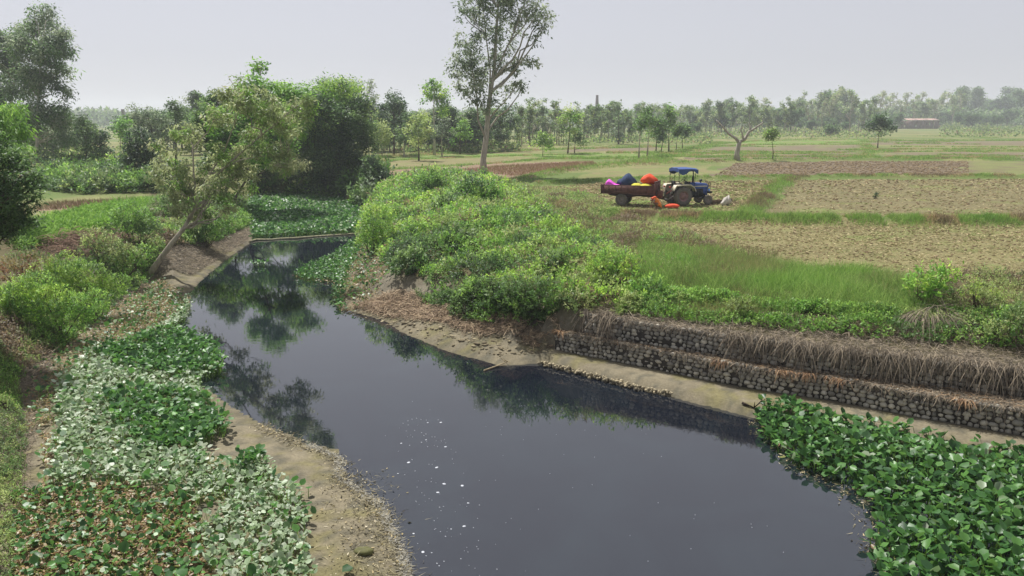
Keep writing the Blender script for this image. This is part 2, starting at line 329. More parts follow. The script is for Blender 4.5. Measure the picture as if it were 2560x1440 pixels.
def landcol(x, y, z):
    n1 = fbm(x*.12, y*.12, 21); n2 = fbm(x*.9, y*.9, 23); n3 = fbm(x*.04, y*.015, 29)
    k = sstep(.4, .62, n1*.6+n3*.4)[..., None]
    c = s2l(104, 122, 62)*.72*(1-k)+s2l(140, 138, 90)*.72*k
    k = sstep(.55, .75, n2)[..., None]*.5; c = c*(1-k)+SOIL*k
    for P, c1, c2, th in FIELDS:
        m = inpoly(P, x+(fbm(x*.3, y*.3, 33)-.5)*2.2*np.clip(y/60, .6, 3), y+(fbm(x*.25, y*.25, 35)-.5)*2.4*np.clip(y/60, .6, 3.5))
        k = sstep(th-.09, th+.09, fbm(x*.35, y*.35, 31)*.6+n2*.4)[..., None]
        c = np.where(m[..., None], c1*(1-k)+c2*k, c)
    near = (y < 78) & (z < 2.35)
    k = sstep(.35, .65, n2)[..., None]; bank = LIT*(1-k*.5)+s2l(118, 108, 88)*.7*k*.5
    k = sstep(1.0, 1.9, z+.8*(n2-.5))[..., None]; bank = bank*(1-k)+SOIL*.8*k
    na = fbm(x*1.6, y*1.6, 25)[..., None]; nb = fbm(x*3.7+9, y*3.7, 27)[..., None]; mud = MUD*(1-sstep(.5, .65, na))+s2l(144, 136, 98)*.58*sstep(.5, .65, na); kb = .7*sstep(.52, .7, nb); mud = mud*(1-kb)+s2l(112, 110, 96)*.5*kb
    k = (1-sstep(.3, .75, z+.3*(n2-.5)))[..., None]; bank = bank*(1-k)+mud*k
    k = (1-sstep(.015, .05, z))[..., None]*.6; bank = bank*(1-k)+s2l(110, 104, 84)*.6*k
    return np.where(near[..., None], bank, c)
def axis(lo, hi, a, b, st, g):
    v = [a]; s = st
    mid = list(np.arange(a, b, st)); up = []; x = b; s = st
    while x < hi: up.append(x); s *= g; x += s
    up.append(hi); dn = []; x = a; s = st
    while x > lo: s *= g; x -= s; dn.append(max(x, lo))
    return np.array(sorted(set([lo]+dn+mid+up)))
X = axis(-1400, 1400, -24, 30, .2, 1.05); Y = axis(-60, 1500, 9, 62, .2, 1.022)
gx, gy = np.meshgrid(X, Y); gz = H(gx, gy); cc = landcol(gx, gy, gz)
nx, ny = len(X), len(Y); idx = np.arange(nx*ny).reshape(ny, nx)
F = np.stack([idx[:-1, :-1], idx[:-1, 1:], idx[1:, 1:], idx[1:, :-1]], -1).reshape(-1, 4)
g = MB(); g.add(np.stack([gx, gy, gz], -1).reshape(-1, 3), F, cc.reshape(-1, 3)); tag(g.build('ground', M_gr, smooth=True), kind='structure')
g = MB(); g.add([(-60, -58, 0), (60, -58, 0), (60, 100, 0), (-60, 100, 0)], [(0, 1, 2, 3)]); tag(g.build('water', M_water), kind='structure')
print('terrain', nx, ny)
def scatter(P, n):                          # n random points inside a plan polygon
    lo, hi = P.min(0), P.max(0); A = (hi-lo).prod(); out = []; c = 0
    while c < n:
        q = rng.uniform(lo, hi, (n*3, 2)); q = q[inpoly(P, q[:, 0], q[:, 1])]; out.append(q); c += len(q)
    return np.concatenate(out)[:n]
def area(P): x, y = P[:, 0], P[:, 1]; return abs((x*np.roll(y, -1)-y*np.roll(x, -1)).sum())/2
# ---------------------------------------------------------------- water hyacinth
HYG = [s2l(78, 124, 58)*.88, s2l(66, 112, 52)*.8, s2l(98, 144, 68)*.95, s2l(56, 98, 50)*.75]
HYP = [s2l(166, 182, 150)*.92, s2l(146, 168, 126)*.85, s2l(178, 188, 164)*.95, s2l(116, 146, 94)*.75]
HYB = [s2l(178, 146, 104)*.75, s2l(152, 118, 80)*.7, s2l(196, 172, 132)*.8, s2l(126, 104, 70)*.65, s2l(142, 148, 72)*.75, s2l(112, 130, 62)*.65]
def hyacinth(mb, q, hgt, size, cls, z0=.02, stem=True):
    n = len(q); zz = np.maximum(H(q[:, 0], q[:, 1]), 0)+z0
    hh = hgt*rng.uniform(.45, 1.1, n); az = rng.uniform(0, 2*math.pi, n); tilt = rng.uniform(-.25, 1.1, n)
    d = np.c_[np.cos(az), np.sin(az), np.zeros(n)]; D = norm(d*np.cos(tilt)[:, None]+np.array([0, 0, 1])*np.sin(tilt)[:, None])
    dead = (cls == 2); D[dead, 2] = rng.uniform(-.7, .5, dead.sum()); D = norm(D); hh = np.where(dead, hh*.5, hh)
    Ls = size*rng.uniform(.65, 1.15, n)*np.where(dead, .8, 1); W = Ls*rng.uniform(.75, 1.0, n)*np.where(dead, .55, 1)
    root = np.c_[q, zz]; off = d*(hh*rng.uniform(.1, .6, n))[:, None]; B = root+off; B[:, 2] += hh
    S = norm(np.cross(D, np.array([0, 0, 1.])+rng.normal(0, .25, (n, 3)))); Nn = np.cross(S, D)
    cup = W*rng.uniform(-.2, .38, n)
    f = lambda a, b, c: B+D*(Ls*a)[:, None]+S*(W*b)[:, None]+Nn*(cup*c)[:, None]
    V = np.stack([f(0, 0, 0), f(.22, .42, 1), f(.62, .46, .9), f(1, 0, .3), f(.62, -.46, .9), f(.22, -.42, 1), f(.45, 0, 0)], 1)
    C = np.empty((n, 3))
    for k, cs in enumerate((HYG, HYP, HYB)):
        mk = cls == k; C[mk] = mixcol(cs, int(mk.sum()), .18)
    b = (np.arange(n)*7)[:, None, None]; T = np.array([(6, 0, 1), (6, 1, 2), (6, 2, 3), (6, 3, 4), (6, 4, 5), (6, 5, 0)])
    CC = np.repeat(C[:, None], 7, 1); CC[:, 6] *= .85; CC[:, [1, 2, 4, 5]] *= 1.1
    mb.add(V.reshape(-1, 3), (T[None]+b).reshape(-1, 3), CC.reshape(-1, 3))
    if stem: ribbon(mb, root, B-root+1e-4, np.linalg.norm(B-root, axis=1), Ls*.11, np.zeros(n), np.where(dead[:, None], C*.9, s2l(112, 150, 64)*.8), K=1, tipw=.7)
def clsmap(q, spec, default):               # spec: list of (polygon, class, share)
    c = np.full(len(q), default); 
    for P, k, sh in spec:
        m = inpoly(P, q[:, 0], q[:, 1]) & (rng.uniform(0, 1, len(q)) < sh); c[m] = k
    return c
LM = upoly([(40, 1560), (80, 1300), (110, 1180), (90, 1020), (150, 930), (230, 850), (330, 770), (395, 715), (440, 730), (478, 760), (460, 800), (425, 822), (480, 840), (545, 872), (552, 930), (490, 958), (560, 1050), (575, 1090), (490, 1130), (560, 1190), (650, 1150), (690, 1200), (745, 1250), (762, 1320), (775, 1400), (790, 1560)], .12)
spec = [(upoly([(100, 940), (480, 930), (600, 1060), (560, 1200), (520, 1240), (100, 1240), (90, 1020)], .15), 1, .8),
        (upoly([(240, 895), (430, 818), (560, 870), (560, 935), (420, 945), (300, 930)], .15), 0, .9),
        (upoly([(250, 1010), (330, 985), (560, 1000), (600, 1100), (470, 1135), (360, 1130)], .2), 0, .85),
        (upoly([(480, 1210), (700, 1180), (800, 1350), (800, 1560), (560, 1560), (500, 1400)], .15), 1, .75),
        (upoly([(40, 1230), (260, 1215), (470, 1235), (520, 1400), (540, 1560), (30, 1560)], .15), 2, .93),
        (upoly([(60, 1400), (60, 900), (200, 820), (260, 860), (150, 960), (130, 1240)], .15), 2, .93),
        (upoly([(200, 850), (330, 740), (400, 700), (480, 740), (430, 800), (320, 870), (230, 880)], .15), 2, .9)]
q = scatter(LM, int(area(LM)*150)); cls = clsmap(q, spec, 1); keep = (fbm(q[:, 0]*1.1, q[:, 1]*1.1, 41) > .3) & ~(inpoly(spec[4][0], q[:, 0], q[:, 1]) & (cls != 2) & (rng.uniform(0, 1, len(q)) < .68)) & ~((inpoly(spec[5][0], q[:, 0], q[:, 1]) | inpoly(spec[6][0], q[:, 0], q[:, 1])) & (cls != 2) & (rng.uniform(0, 1, len(q)) < .6)); q, cls = q[keep], cls[keep]
g0 = rng.uniform(0, 1, len(q)) < .06; cls[g0] = 0
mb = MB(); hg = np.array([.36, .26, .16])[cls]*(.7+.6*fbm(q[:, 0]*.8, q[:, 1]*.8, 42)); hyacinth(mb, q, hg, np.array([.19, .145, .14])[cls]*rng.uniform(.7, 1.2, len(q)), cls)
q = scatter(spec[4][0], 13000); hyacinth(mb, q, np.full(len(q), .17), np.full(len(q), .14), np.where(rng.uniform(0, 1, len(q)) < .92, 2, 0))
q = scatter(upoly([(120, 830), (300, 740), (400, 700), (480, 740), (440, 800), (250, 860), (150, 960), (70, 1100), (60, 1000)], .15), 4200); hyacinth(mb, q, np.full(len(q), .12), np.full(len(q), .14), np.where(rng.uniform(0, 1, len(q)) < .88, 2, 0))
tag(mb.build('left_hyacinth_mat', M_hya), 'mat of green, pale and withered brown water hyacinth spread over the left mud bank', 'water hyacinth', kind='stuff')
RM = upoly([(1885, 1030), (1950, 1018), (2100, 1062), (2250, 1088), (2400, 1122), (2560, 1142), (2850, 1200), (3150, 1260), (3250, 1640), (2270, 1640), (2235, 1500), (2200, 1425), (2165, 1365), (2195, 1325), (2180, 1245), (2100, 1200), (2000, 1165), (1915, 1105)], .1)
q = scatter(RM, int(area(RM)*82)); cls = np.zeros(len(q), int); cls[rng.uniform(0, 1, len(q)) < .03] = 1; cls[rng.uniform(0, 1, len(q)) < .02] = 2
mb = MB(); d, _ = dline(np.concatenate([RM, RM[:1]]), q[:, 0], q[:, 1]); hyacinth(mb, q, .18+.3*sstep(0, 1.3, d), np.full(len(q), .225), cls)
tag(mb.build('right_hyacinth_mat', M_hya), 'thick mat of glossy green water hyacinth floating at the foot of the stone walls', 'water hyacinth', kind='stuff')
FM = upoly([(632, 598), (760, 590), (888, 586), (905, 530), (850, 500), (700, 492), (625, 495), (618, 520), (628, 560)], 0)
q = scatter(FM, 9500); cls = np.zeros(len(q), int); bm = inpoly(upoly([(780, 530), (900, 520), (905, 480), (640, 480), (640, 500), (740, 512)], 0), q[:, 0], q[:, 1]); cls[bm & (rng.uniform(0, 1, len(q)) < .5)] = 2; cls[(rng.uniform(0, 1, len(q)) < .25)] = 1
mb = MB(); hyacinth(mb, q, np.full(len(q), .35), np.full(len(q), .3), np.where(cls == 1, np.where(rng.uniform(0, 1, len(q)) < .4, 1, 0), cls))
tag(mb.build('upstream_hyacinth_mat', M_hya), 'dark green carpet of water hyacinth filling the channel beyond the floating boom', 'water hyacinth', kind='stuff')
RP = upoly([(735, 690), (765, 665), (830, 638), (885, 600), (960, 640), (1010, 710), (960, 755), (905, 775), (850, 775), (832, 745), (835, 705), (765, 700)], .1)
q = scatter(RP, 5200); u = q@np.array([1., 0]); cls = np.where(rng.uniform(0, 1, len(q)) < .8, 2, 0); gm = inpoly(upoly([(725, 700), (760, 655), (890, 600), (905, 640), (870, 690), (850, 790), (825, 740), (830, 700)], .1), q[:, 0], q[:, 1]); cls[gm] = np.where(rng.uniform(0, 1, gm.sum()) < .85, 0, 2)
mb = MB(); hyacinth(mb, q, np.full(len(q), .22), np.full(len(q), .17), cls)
tag(mb.build('withered_hyacinth_mat', M_hya), 'tongue of withered russet water hyacinth on the right bank with green plants at its water edge', 'water hyacinth', kind='stuff')
# ---------------------------------------------------------------- stone walls
def polypt(L, s):
    seg = np.linalg.norm(np.diff(L, axis=0), axis=1); cum = np.r_[0, np.cumsum(seg)]; i = np.clip(np.searchsorted(cum, s, 'right')-1, 0, len(seg)-1)
    t = (s-cum[i])/seg[i]; a = L[i]; b = L[i+1]; d = (b-a)/seg[i][:, None]; return a+(b-a)*t[:, None], np.c_[-d[:, 1], d[:, 0]], d
def wall(L, z0, z1, label, ll, depth=.85):
    T = empty('gabion_wall', (L[0][0], L[0][1], z0)); tag(T, label, 'stone wall', 'stone gabion walls in two steps along the right bank'); org = np.array([L[0][0], L[0][1], z0])
    tot = np.linalg.norm(np.diff(L, axis=0), axis=1).sum()
    ss = np.linspace(0, tot, 60); p, nn, d = polypt(L, ss); core = MB()
    prof = [(.07, z0-.15), (.07, z1-.07), (depth, z1-.07), (depth, z0-.15)]
    V = np.concatenate([np.c_[p+nn*a, np.full(60, z)] for a, z in prof])-org
    F = [(k*60+i, k*60+i+1, ((k+1) % 4)*60+i+1, ((k+1) % 4)*60+i) for k in range(4) for i in range(59)]+[(0, 60, 120, 180), (239, 179, 119, 59)]
    core.add(V, F, s2l(60, 56, 50)); core.build('core', M_rust, T)
    st = MB(); P = []; S = []
    z = z0-.03; row = 0
    while z < z1:
        r = rng.uniform(.06, .088); s = rng.uniform(0, .1)
        while s < tot:
            k = rng.uniform(.65, 1.45); wdt = r*k*1.25
            if rng.uniform() > .04: P.append((s+wdt, z+r*rng.uniform(.7, 1.2), rng.uniform(-.02, .07))); S.append((wdt*rng.uniform(.92, 1.08), .085, r*rng.uniform(.85, 1.15)))
            s += wdt*2
        z += r*1.75
    P = np.array(P); S = np.array(S); p, nn, d = polypt(L, P[:, 0]); bul = (fbm(P[:, 0]*.9, P[:, 1]*1.5, 55)-.5)[:, None]*.16; Q = np.c_[p+nn*(.06+P[:, 2:3]+bul), P[:, 1]+(fbm(P[:, 0]*.6, P[:, 0]*0, 57)-.5)*.12]-org
    C = mixcol([s2l(160, 156, 144), s2l(142, 138, 128), s2l(176, 170, 154), s2l(120, 117, 108)], len(Q), .25)*(.85+.4*fbm(P[:, 0]*1.3, P[:, 1]*2., 59))[:, None]
    blobs_mesh(st, Q, S, C, np.arctan2(d[:, 1], d[:, 0])); 
    n = int(tot*10); s = rng.uniform(0, tot, n); p, nn, d = polypt(L, s); Q = np.c_[p+nn*rng.uniform(.08, depth-.05, (n, 1)), np.full(n, z1-.06)]-org   # stones on the top face
    blobs_mesh(st, Q, np.c_[rng.uniform(.05, .09, (n, 2)), rng.uniform(.02, .035, n)], mixcol([s2l(130, 118, 98)*.7, s2l(120, 106, 86)*.7], n, .2), rng.uniform(0, 6, n))
    st.build('stones', M_stone, T, smooth=True)
    wr = MB()                                # wire netting: bars of the cages
    for s in np.arange(0, tot, 1.): 
        p, nn, d = polypt(L, np.array([s])); a = np.r_[p[0]-nn[0]*.035, z0]-org; b = np.r_[p[0]-nn[0]*.035, z1]-org; add_tube(wr, [a, b], .007, 4, s2l(90, 86, 80))
    for z in (z0+.02, z1):
        s = np.linspace(0, tot, 50); p, nn, d = polypt(L, s); add_tube(wr, np.c_[p-nn*.035, np.full(50, z)]-org, .007, 4, s2l(90, 86, 80))
    wr.build('wire', M_rust, T); return tot
t1 = wall(G1, .25, .95, 'lower rounded stone gabion wall stepping along the mud ledge above the water', 0)
t2 = wall(G2, .95, 1.73, 'upper rounded stone gabion wall half hidden behind hanging dry vines', 1)
# dry vines and roots hanging on the walls, dry litter on the step
vb = MB(); VC = [s2l(156, 143, 124)*.85, s2l(132, 122, 108)*.8, s2l(178, 162, 138)*.85, s2l(108, 101, 90)*.75]
for L, tot, ztop, dens, hl in ((G1, t1, .98, 34, .42), (G2, t2, 1.82, 230, .75)):
    n = int(tot*dens); s = rng.uniform(0, tot, n); m = fbm(s*.35+ztop*7, s*0, 51, 3); s = s[m > (.5 if ztop < 1 else np.where(s < 5.2, .58, np.where(s < 9.5, .3, .42)))]; s.sort(); n = len(s)
    p, nn, d = polypt(L, s); P = np.c_[p-nn*rng.uniform(-.25, .08, (n, 1)), ztop+rng.uniform(-.05, .1, n)]
    D = np.c_[-nn*rng.uniform(.15, .5, (n, 1))+d*rng.normal(0, .25, (n, 1)), rng.uniform(-.9, .0, n)]
    ribbon(vb, P, D, hl*rng.uniform(.2, 1., n)*(.25+1.3*fbm(s*1.7, s*0+ztop, 53, 3)), rng.uniform(.008, .02, n), rng.uniform(.3, .9, n), mixcol(VC, n, .2), K=4, tipw=.5)
n = 9000; s = rng.uniform(0, t1, n); p, nn, d = polypt(G1, s); off = rng.uniform(.0, .95, n); P = np.c_[p+nn*off[:, None], np.full(n, .96)+rng.uniform(0, .06, n)]
ribbon(vb, P, rdir(n, -.15, .35), rng.uniform(.12, .4, n), rng.uniform(.008, .022, n), rng.uniform(0, .3, n), mixcol(VC+[s2l(184, 150, 112)*.85], n, .2), K=2, tipw=.3)
n = 19000; s = rng.uniform(0, t2, n); p, nn, d = polypt(G2, s); off = rng.uniform(.02, 2.6, n); P = np.c_[p+nn*off[:, None], np.zeros(n)]; P[:, 2] = np.maximum(H(P[:, 0], P[:, 1]), 1.7)+rng.uniform(0, .14, n)
ribbon(vb, P, rdir(n, -.5, .4), rng.uniform(.15, .5, n), rng.uniform(.008, .02, n), rng.uniform(0, .5, n), mixcol(VC, n, .2), K=3, tipw=.3)
for L, tot, zt in ((G1, t1, .97), (G2, t2, 1.76)):
    n = int(tot*100); s = rng.uniform(0, tot, n); p, nn, d = polypt(L, s); P = np.c_[p+nn*rng.uniform(-.03, .2, (n, 1)), zt+rng.uniform(-.02, .05, n)+(fbm(s*.6, s*0, 57)-.5)*.1]
    ribbon(vb, P, np.c_[-nn*rng.uniform(.1, .9, (n, 1))+d*rng.normal(0, .8, (n, 1)), rng.uniform(-.5, .2, n)], rng.uniform(.08, .3, n)*(.4+1.2*fbm(s*1.1, s*0, 58)), rng.uniform(.008, .02, n), rng.uniform(.2, 1., n), mixcol(VC, n, .2), K=3, tipw=.4)
# tufts of dead agave-like leaves drooping over the lower wall
for s in (0.2, 6.3, 8.3, 8.9, 9.8, 13.1):
    n = 60; p, nn, d = polypt(G1, np.full(n, s)+rng.normal(0, .16, n)); P = np.c_[p+nn*rng.uniform(-.02, .15, (n, 1)), np.full(n, .99)]
    ribbon(vb, P, np.c_[-nn*rng.uniform(.3, 1, (n, 1))+d*rng.normal(0, .6, (n, 1)), rng.uniform(-.3, .5, n)], rng.uniform(.15, .35, n), rng.uniform(.015, .03, n), rng.uniform(.5, 1.1, n), mixcol([s2l(196, 160, 122)*.85, s2l(170, 136, 104)*.85, s2l(150, 118, 92)*.8], n, .15), K=3, tipw=.1)
tag(vb.build('dry_vines', M_dry), 'dry brown vines and dead leaves hanging over both stone walls', 'dry vines', kind='stuff')
# row of pale stones along the edge of the mud ledge, loose stones
sb = MB(); Lk = upoly([(1352, 905), (1420, 922), (1500, 943), (1600, 969), (1680, 985)], .1); n = 230; tot = np.linalg.norm(np.diff(Lk, axis=0), axis=1).sum(); s = rng.uniform(0, tot, n); p, nn, d = polypt(Lk, s)
Q = np.c_[p+nn*rng.normal(.02, .06, (n, 1)), rng.uniform(.03, .14, n)]; blobs_mesh(sb, Q, rng.uniform(.03, .07, (n, 3)), mixcol([s2l(170, 158, 128)*.75, s2l(186, 172, 140)*.8, s2l(130, 120, 96)*.6], n, .2))
tag(sb.build('edge_stones', M_stone, smooth=True), 'row of small pale stones along the water edge of the mud ledge', 'stones', kind='stuff')
# ---------------------------------------------------------------- leaves, sprigs, trees
FO = 1.12
P_EUC = [s2l(120, 134, 106)*FO, s2l(100, 118, 90)*FO, s2l(142, 152, 124)*FO, s2l(84, 102, 76)*FO]
P_OLI = [s2l(148, 166, 98)*FO, s2l(126, 148, 82)*FO, s2l(162, 172, 112)*FO, s2l(108, 132, 72)*FO]
P_BRI = [s2l(118, 160, 66)*FO, s2l(98, 144, 58)*FO, s2l(140, 176, 84)*FO, s2l(84, 124, 56)*FO]
P_LIM = [s2l(150, 184, 76)*FO, s2l(126, 166, 64)*FO, s2l(170, 196, 92)*FO]
P_LEAN = [s2l(152, 162, 114)*FO, s2l(132, 144, 96)*FO, s2l(168, 172, 130)*FO, s2l(112, 126, 84)*FO]
P_MID = [s2l(96, 126, 70)*FO, s2l(80, 112, 62)*FO, s2l(116, 142, 82)*FO, s2l(70, 96, 54)*FO]
P_DRK = [s2l(66, 92, 58)*FO, s2l(54, 80, 52)*FO, s2l(80, 106, 64)*FO, s2l(46, 68, 46)*FO]
P_RUS = [s2l(156, 124, 84)*FO, s2l(140, 106, 76)*FO, s2l(130, 126, 72)*FO]
P_PAL = [s2l(150, 154, 118)*FO, s2l(134, 138, 104)*FO, s2l(166, 162, 132)*FO, s2l(120, 126, 92)*FO]
P_WEED = [s2l(150, 128, 104)*.75, s2l(128, 108, 90)*.7, s2l(132, 134, 84)*.65, s2l(160, 136, 108)*.75]
BK1, BK2, BK3 = s2l(176, 166, 150)*.85, s2l(104, 92, 78)*.7, s2l(190, 182, 166)*.85
def sprigs(mb, B, A, ln, k, L, W, C, stem=None, spread=.8):
    n = len(B); A = norm(A); s = np.tile(np.linspace(.25, 1, k), (n, 1)); s = s+rng.uniform(-.08, .08, s.shape)
    P = B[:, None]+A[:, None]*(ln[:, None]*s)[..., None]; r = rdir(n*k).reshape(n, k, 3); r = norm(r-A[:, None]*(r*A[:, None]).sum(-1, keepdims=True))
    D = norm(r*spread+A[:, None]*rng.uniform(.1, .9, (n, k, 1))); Nn = norm(A[:, None]+rng.normal(0, .35, (n, k, 3))+np.array([0, 0, .5]))
    q = rng.uniform(.7, 1.25, (n, k)); CC = np.repeat(C[:, None], k, 1)*rng.uniform(.8, 1.2, (n, k, 1))
    leafq(mb, P.reshape(-1, 3), D.reshape(-1, 3), Nn.reshape(-1, 3), (L*q).ravel() if np.isscalar(L) else (L[:, None]*q).ravel(), (W*q).ravel() if np.isscalar(W) else (W[:, None]*q).ravel(), CC.reshape(-1, 3))
    if stem is not None: ribbon(mb, B, A, ln, np.full(n, .012)+ln*.008, np.zeros(n), np.tile(stem, (n, 1)), K=1, tipw=.4)
def crownleaves(mb, cen, cr, per, L, W, droop, pal, flat=.75, cidx=None):
    n = len(cen); ci = np.repeat(np.arange(n), per); m = len(ci)
    off = rng.normal(0, .5, (m, 3))*cr[ci][:, None]; off[:, 2] *= flat; P = cen[ci]+off
    D = rdir(m); D[:, 2] = D[:, 2]*.5-droop; D = norm(D+norm(off)*.3)
    base = mixcol(pal, n, .12); C = base[ci]*rng.uniform(.78, 1.22, (m, 1))
    leafq(mb, P, D, norm(rng.normal(0, .6, (m, 3))+np.array([0, 0, 1.])), L*rng.uniform(.6, 1.3, m), W*rng.uniform(.7, 1.3, m), C)
def curve(a, b, n=5, sag=0., jit=.0, up=.0):
    t = np.linspace(0, 1, n)[:, None]; p = a+(b-a)*t; p = p+np.array([0, 0, 1.])*np.sin(t*math.pi)*sag+np.array([0, 0, 1.])*0
    if jit: p[1:-1] += rng.normal(0, jit, (n-2, 3))
    return p
def build_tree(name, P0, trunk, r0, blobs, ncl, cr, per, L, W, droop, pal, bark, nlimb=8, flat=.75, thin=1., topr=.15, forks=(), link=True, lift=.6):
    """trunk: local path; blobs: local (x,y,z,r). returns root Empty with trunk and crown"""
    T = empty(name, P0); blobs = np.array(blobs, float); trunk = np.array(trunk, float)
    wt = blobs[:, 3]**2; bi = rng.choice(len(blobs), ncl, p=wt/wt.sum()); u = rng.uniform(.15, 1, ncl)**.45
    cen = blobs[bi, :3]+rdir(ncl)*(u*blobs[bi, 3]*.88)[:, None]*np.array([1, 1, .9]); cr = cr*rng.uniform(.65, 1.3, ncl)
    tb = MB(); n = len(trunk); rr = r0*(1-(1-topr)*np.linspace(0, 1, n)); rr[0] *= 1.35; paths = [trunk]
    add_tube(tb, trunk, rr, 8, bark)
    for fp, fr in forks: fp = np.array(fp, float); add_tube(tb, fp, np.linspace(fr, fr*.3, len(fp)), 6, bark); paths.append(fp)
    AP = np.concatenate([np.stack([np.interp(np.linspace(0, len(p)-1, 24), np.arange(len(p)), p[:, k]) for k in range(3)], 1)[6:] for p in paths])
    tg = rng.choice(ncl, min(nlimb, ncl), replace=False); limbs = []
    for k in tg:
        c = cen[k]; dh = np.hypot(AP[:, 0]-c[0], AP[:, 1]-c[1]); sc_ = np.abs((c[2]-AP[:, 2])-dh*lift)+.3*dh; a = AP[np.argmin(sc_)]
        ln = np.linalg.norm(c-a); pth = curve(a, c, 6, -.06*ln, .04*ln); r1 = max(.02, min(r0*.42, ln*.022))*thin
        add_tube(tb, pth, np.linspace(r1, r1*.3, 6), 5, bark, cap=False); limbs.append(np.stack([np.interp(np.linspace(0, 5, 12), np.arange(6), pth[:, k]) for k in range(3)], 1)[4:])
    LP = np.concatenate(limbs+[AP[8:]])
    for k in range(ncl):
        if k in tg: continue
        c = cen[k]; dd = np.linalg.norm(LP-c, axis=1)+np.maximum(0, LP[:, 2]-c[2])*1.; a = LP[np.argmin(dd)]; ln = np.linalg.norm(c-a)
        if ln > .15: add_tube(tb, curve(a, c, 4, -.05*ln, .05*ln), np.linspace(max(.012, ln*.012), .008, 4)*thin, 3, bark, cap=False)
    tb.build('trunk', M_bark, T, smooth=True); cb = MB(); crownleaves(cb, cen, cr, per, L, W, droop, pal, flat); cb.build('crown', M_leaf, T)
    return T
def pxtree(name, label, cat, base, trunk, blobs, r0, ncl, cr, per, L, W, droop, pal, bark, dy=1.5, bias=0., group=None, depth=None, forks=(), **kw):
    P0 = hit(*base) if depth is None else None
    if P0 is None: q = at_depth(base[0], base[1], depth); P0 = np.array([q[0], q[1], float(H(np.array([q[0]]), np.array([q[1]]))[0])])
    y0 = P0[1]; f = lambda u, v, o=0: at_depth(u, v, y0+o)-P0; sc_ = y0/FPX
    tr = [np.array([0, 0, -.25])]+[f(u, v) for u, v in trunk]
    bl = [tuple(f(b[0], b[1], (b[3] if len(b) > 3 else rng.uniform(-dy, dy)+bias)))+(b[2]*sc_,) for b in blobs]
    fk = [([f(*q[:2], *(q[2:] if len(q) > 2 else ())) for q in pth], r) for pth, r in forks]
    T = build_tree(name, tuple(P0), tr, r0, bl, ncl, cr, per, L, W, droop, pal, bark, forks=fk, **kw); tag(T, label, cat, group); return T
EXTRA = True
# tall eucalyptus by the field
pxtree('eucalyptus_tree', 'very tall pale barked eucalyptus rising out of the picture from the field edge', 'tree', (1210, 440),
       [(1208, 400), (1216, 340), (1222, 260), (1236, 170), (1240, 90), (1246, 0), (1250, -50)],
       [(1180, 20, 45), (1235, 0, 55), (1300, 10, 60), (1345, 45, 36), (1280, -45, 70), (1210, -50, 50), (1165, 105, 42), (1220, 80, 50), (1280, 80, 50), (1150, 165, 38), (1190, 170, 48), (1250, 150, 48), (1300, 160, 34), (1340, 160, 14), (1330, 100, 22), (1160, 215, 26), (1200, 230, 40), (1250, 230, 40), (1295, 215, 26), (1225, 270, 26), (1140, 130, 20), (1365, 30, 20)],
       .36, 340, .58, 32, .42, .16, .55, P_EUC, BK3*.8, dy=1.8, nlimb=46, flat=.95, lift=1.2,
       forks=[([(1214, 345), (1195, 300), (1192, 240), (1180, 170), (1172, 110)], .13), ([(1222, 250), (1226, 180), (1215, 90), (1208, 20)], .12), ([(1232, 200), (1262, 130), (1290, 70), (1310, 10)], .13)])
# leaning tree over the water and the trees behind it
pxtree('leaning_tree', 'tree with a bare grey trunk leaning far over the river from the left bank', 'tree', (368, 688),
       [(395, 655), (428, 610), (460, 570), (480, 535), (492, 505), (520, 440), (560, 380)],
       [(430, 405, 46), (400, 370, 24), (470, 340, 44), (540, 300, 46), (600, 255, 40), (565, 240, 22), (640, 215, 22), (600, 205, 14), (560, 400, 55), (480, 455, 48), (545, 470, 46), (640, 350, 52), (700, 395, 48), (735, 400, 30), (500, 520, 36), (450, 510, 36), (610, 440, 46), (400, 430, 30), (420, 470, 26), (490, 545, 26), (560, 510, 30), (700, 300, 50), (760, 270, 40), (730, 330, 36), (660, 270, 45)],
       .17, 380, .33, 40, .25, .07, .6, [c*1.1 for c in P_LEAN]+P_BRI[:1], BK1, dy=1.6, nlimb=44, lift=.9, forks=[([(492, 505), (484, 430), (482, 370), (520, 330), (545, 280)], .055), ([(500, 480), (570, 410), (640, 350), (700, 300), (735, 270)], .06), ([(520, 440), (600, 400), (660, 390), (710, 390)], .04), ([(560, 380), (590, 300), (600, 240), (570, 190)], .035)])
pxtree('riverside_tree', 'light green tree with a high pointed top behind the leaning tree', 'tree', (575, 515), [(592, 488), (612, 455), (625, 380), (640, 300), (650, 220), (652, 170)],
       [(650, 170, 14), (640, 205, 26), (670, 225, 34), (610, 250, 34), (710, 240, 34), (740, 235, 30), (650, 280, 48), (700, 290, 48), (590, 310, 45), (560, 350, 45), (640, 380, 45), (700, 360, 45)],
       .14, 330, .6, 56, .32, .16, .25, P_BRI, BK2, dy=3, nlimb=26)
pxtree('riverside_tree', 'slim dark trunked tree standing upright between the leaning tree and the bank', 'tree', (560, 500), [(566, 470), (575, 430), (565, 370), (548, 300), (545, 250)],
       [(540, 250, 26), (520, 290, 36), (560, 300, 40), (500, 340, 38), (560, 370, 40), (600, 420, 36), (530, 410, 34)], .13, 210, .6, 50, .32, .15, .3, P_MID, BK2, dy=2, nlimb=16)
pxtree('riverside_tree', 'bushy olive tree low on the left bank before the dark bamboo', 'tree', (655, 482), [(655, 450), (660, 410), (665, 370)],
       [(640, 400, 40), (690, 420, 40), (700, 370, 40), (640, 350, 40), (610, 440, 30), (670, 450, 30)], .13, 220, .6, 50, .32, .15, .3, P_OLI+P_BRI, BK2, dy=2, nlimb=14)
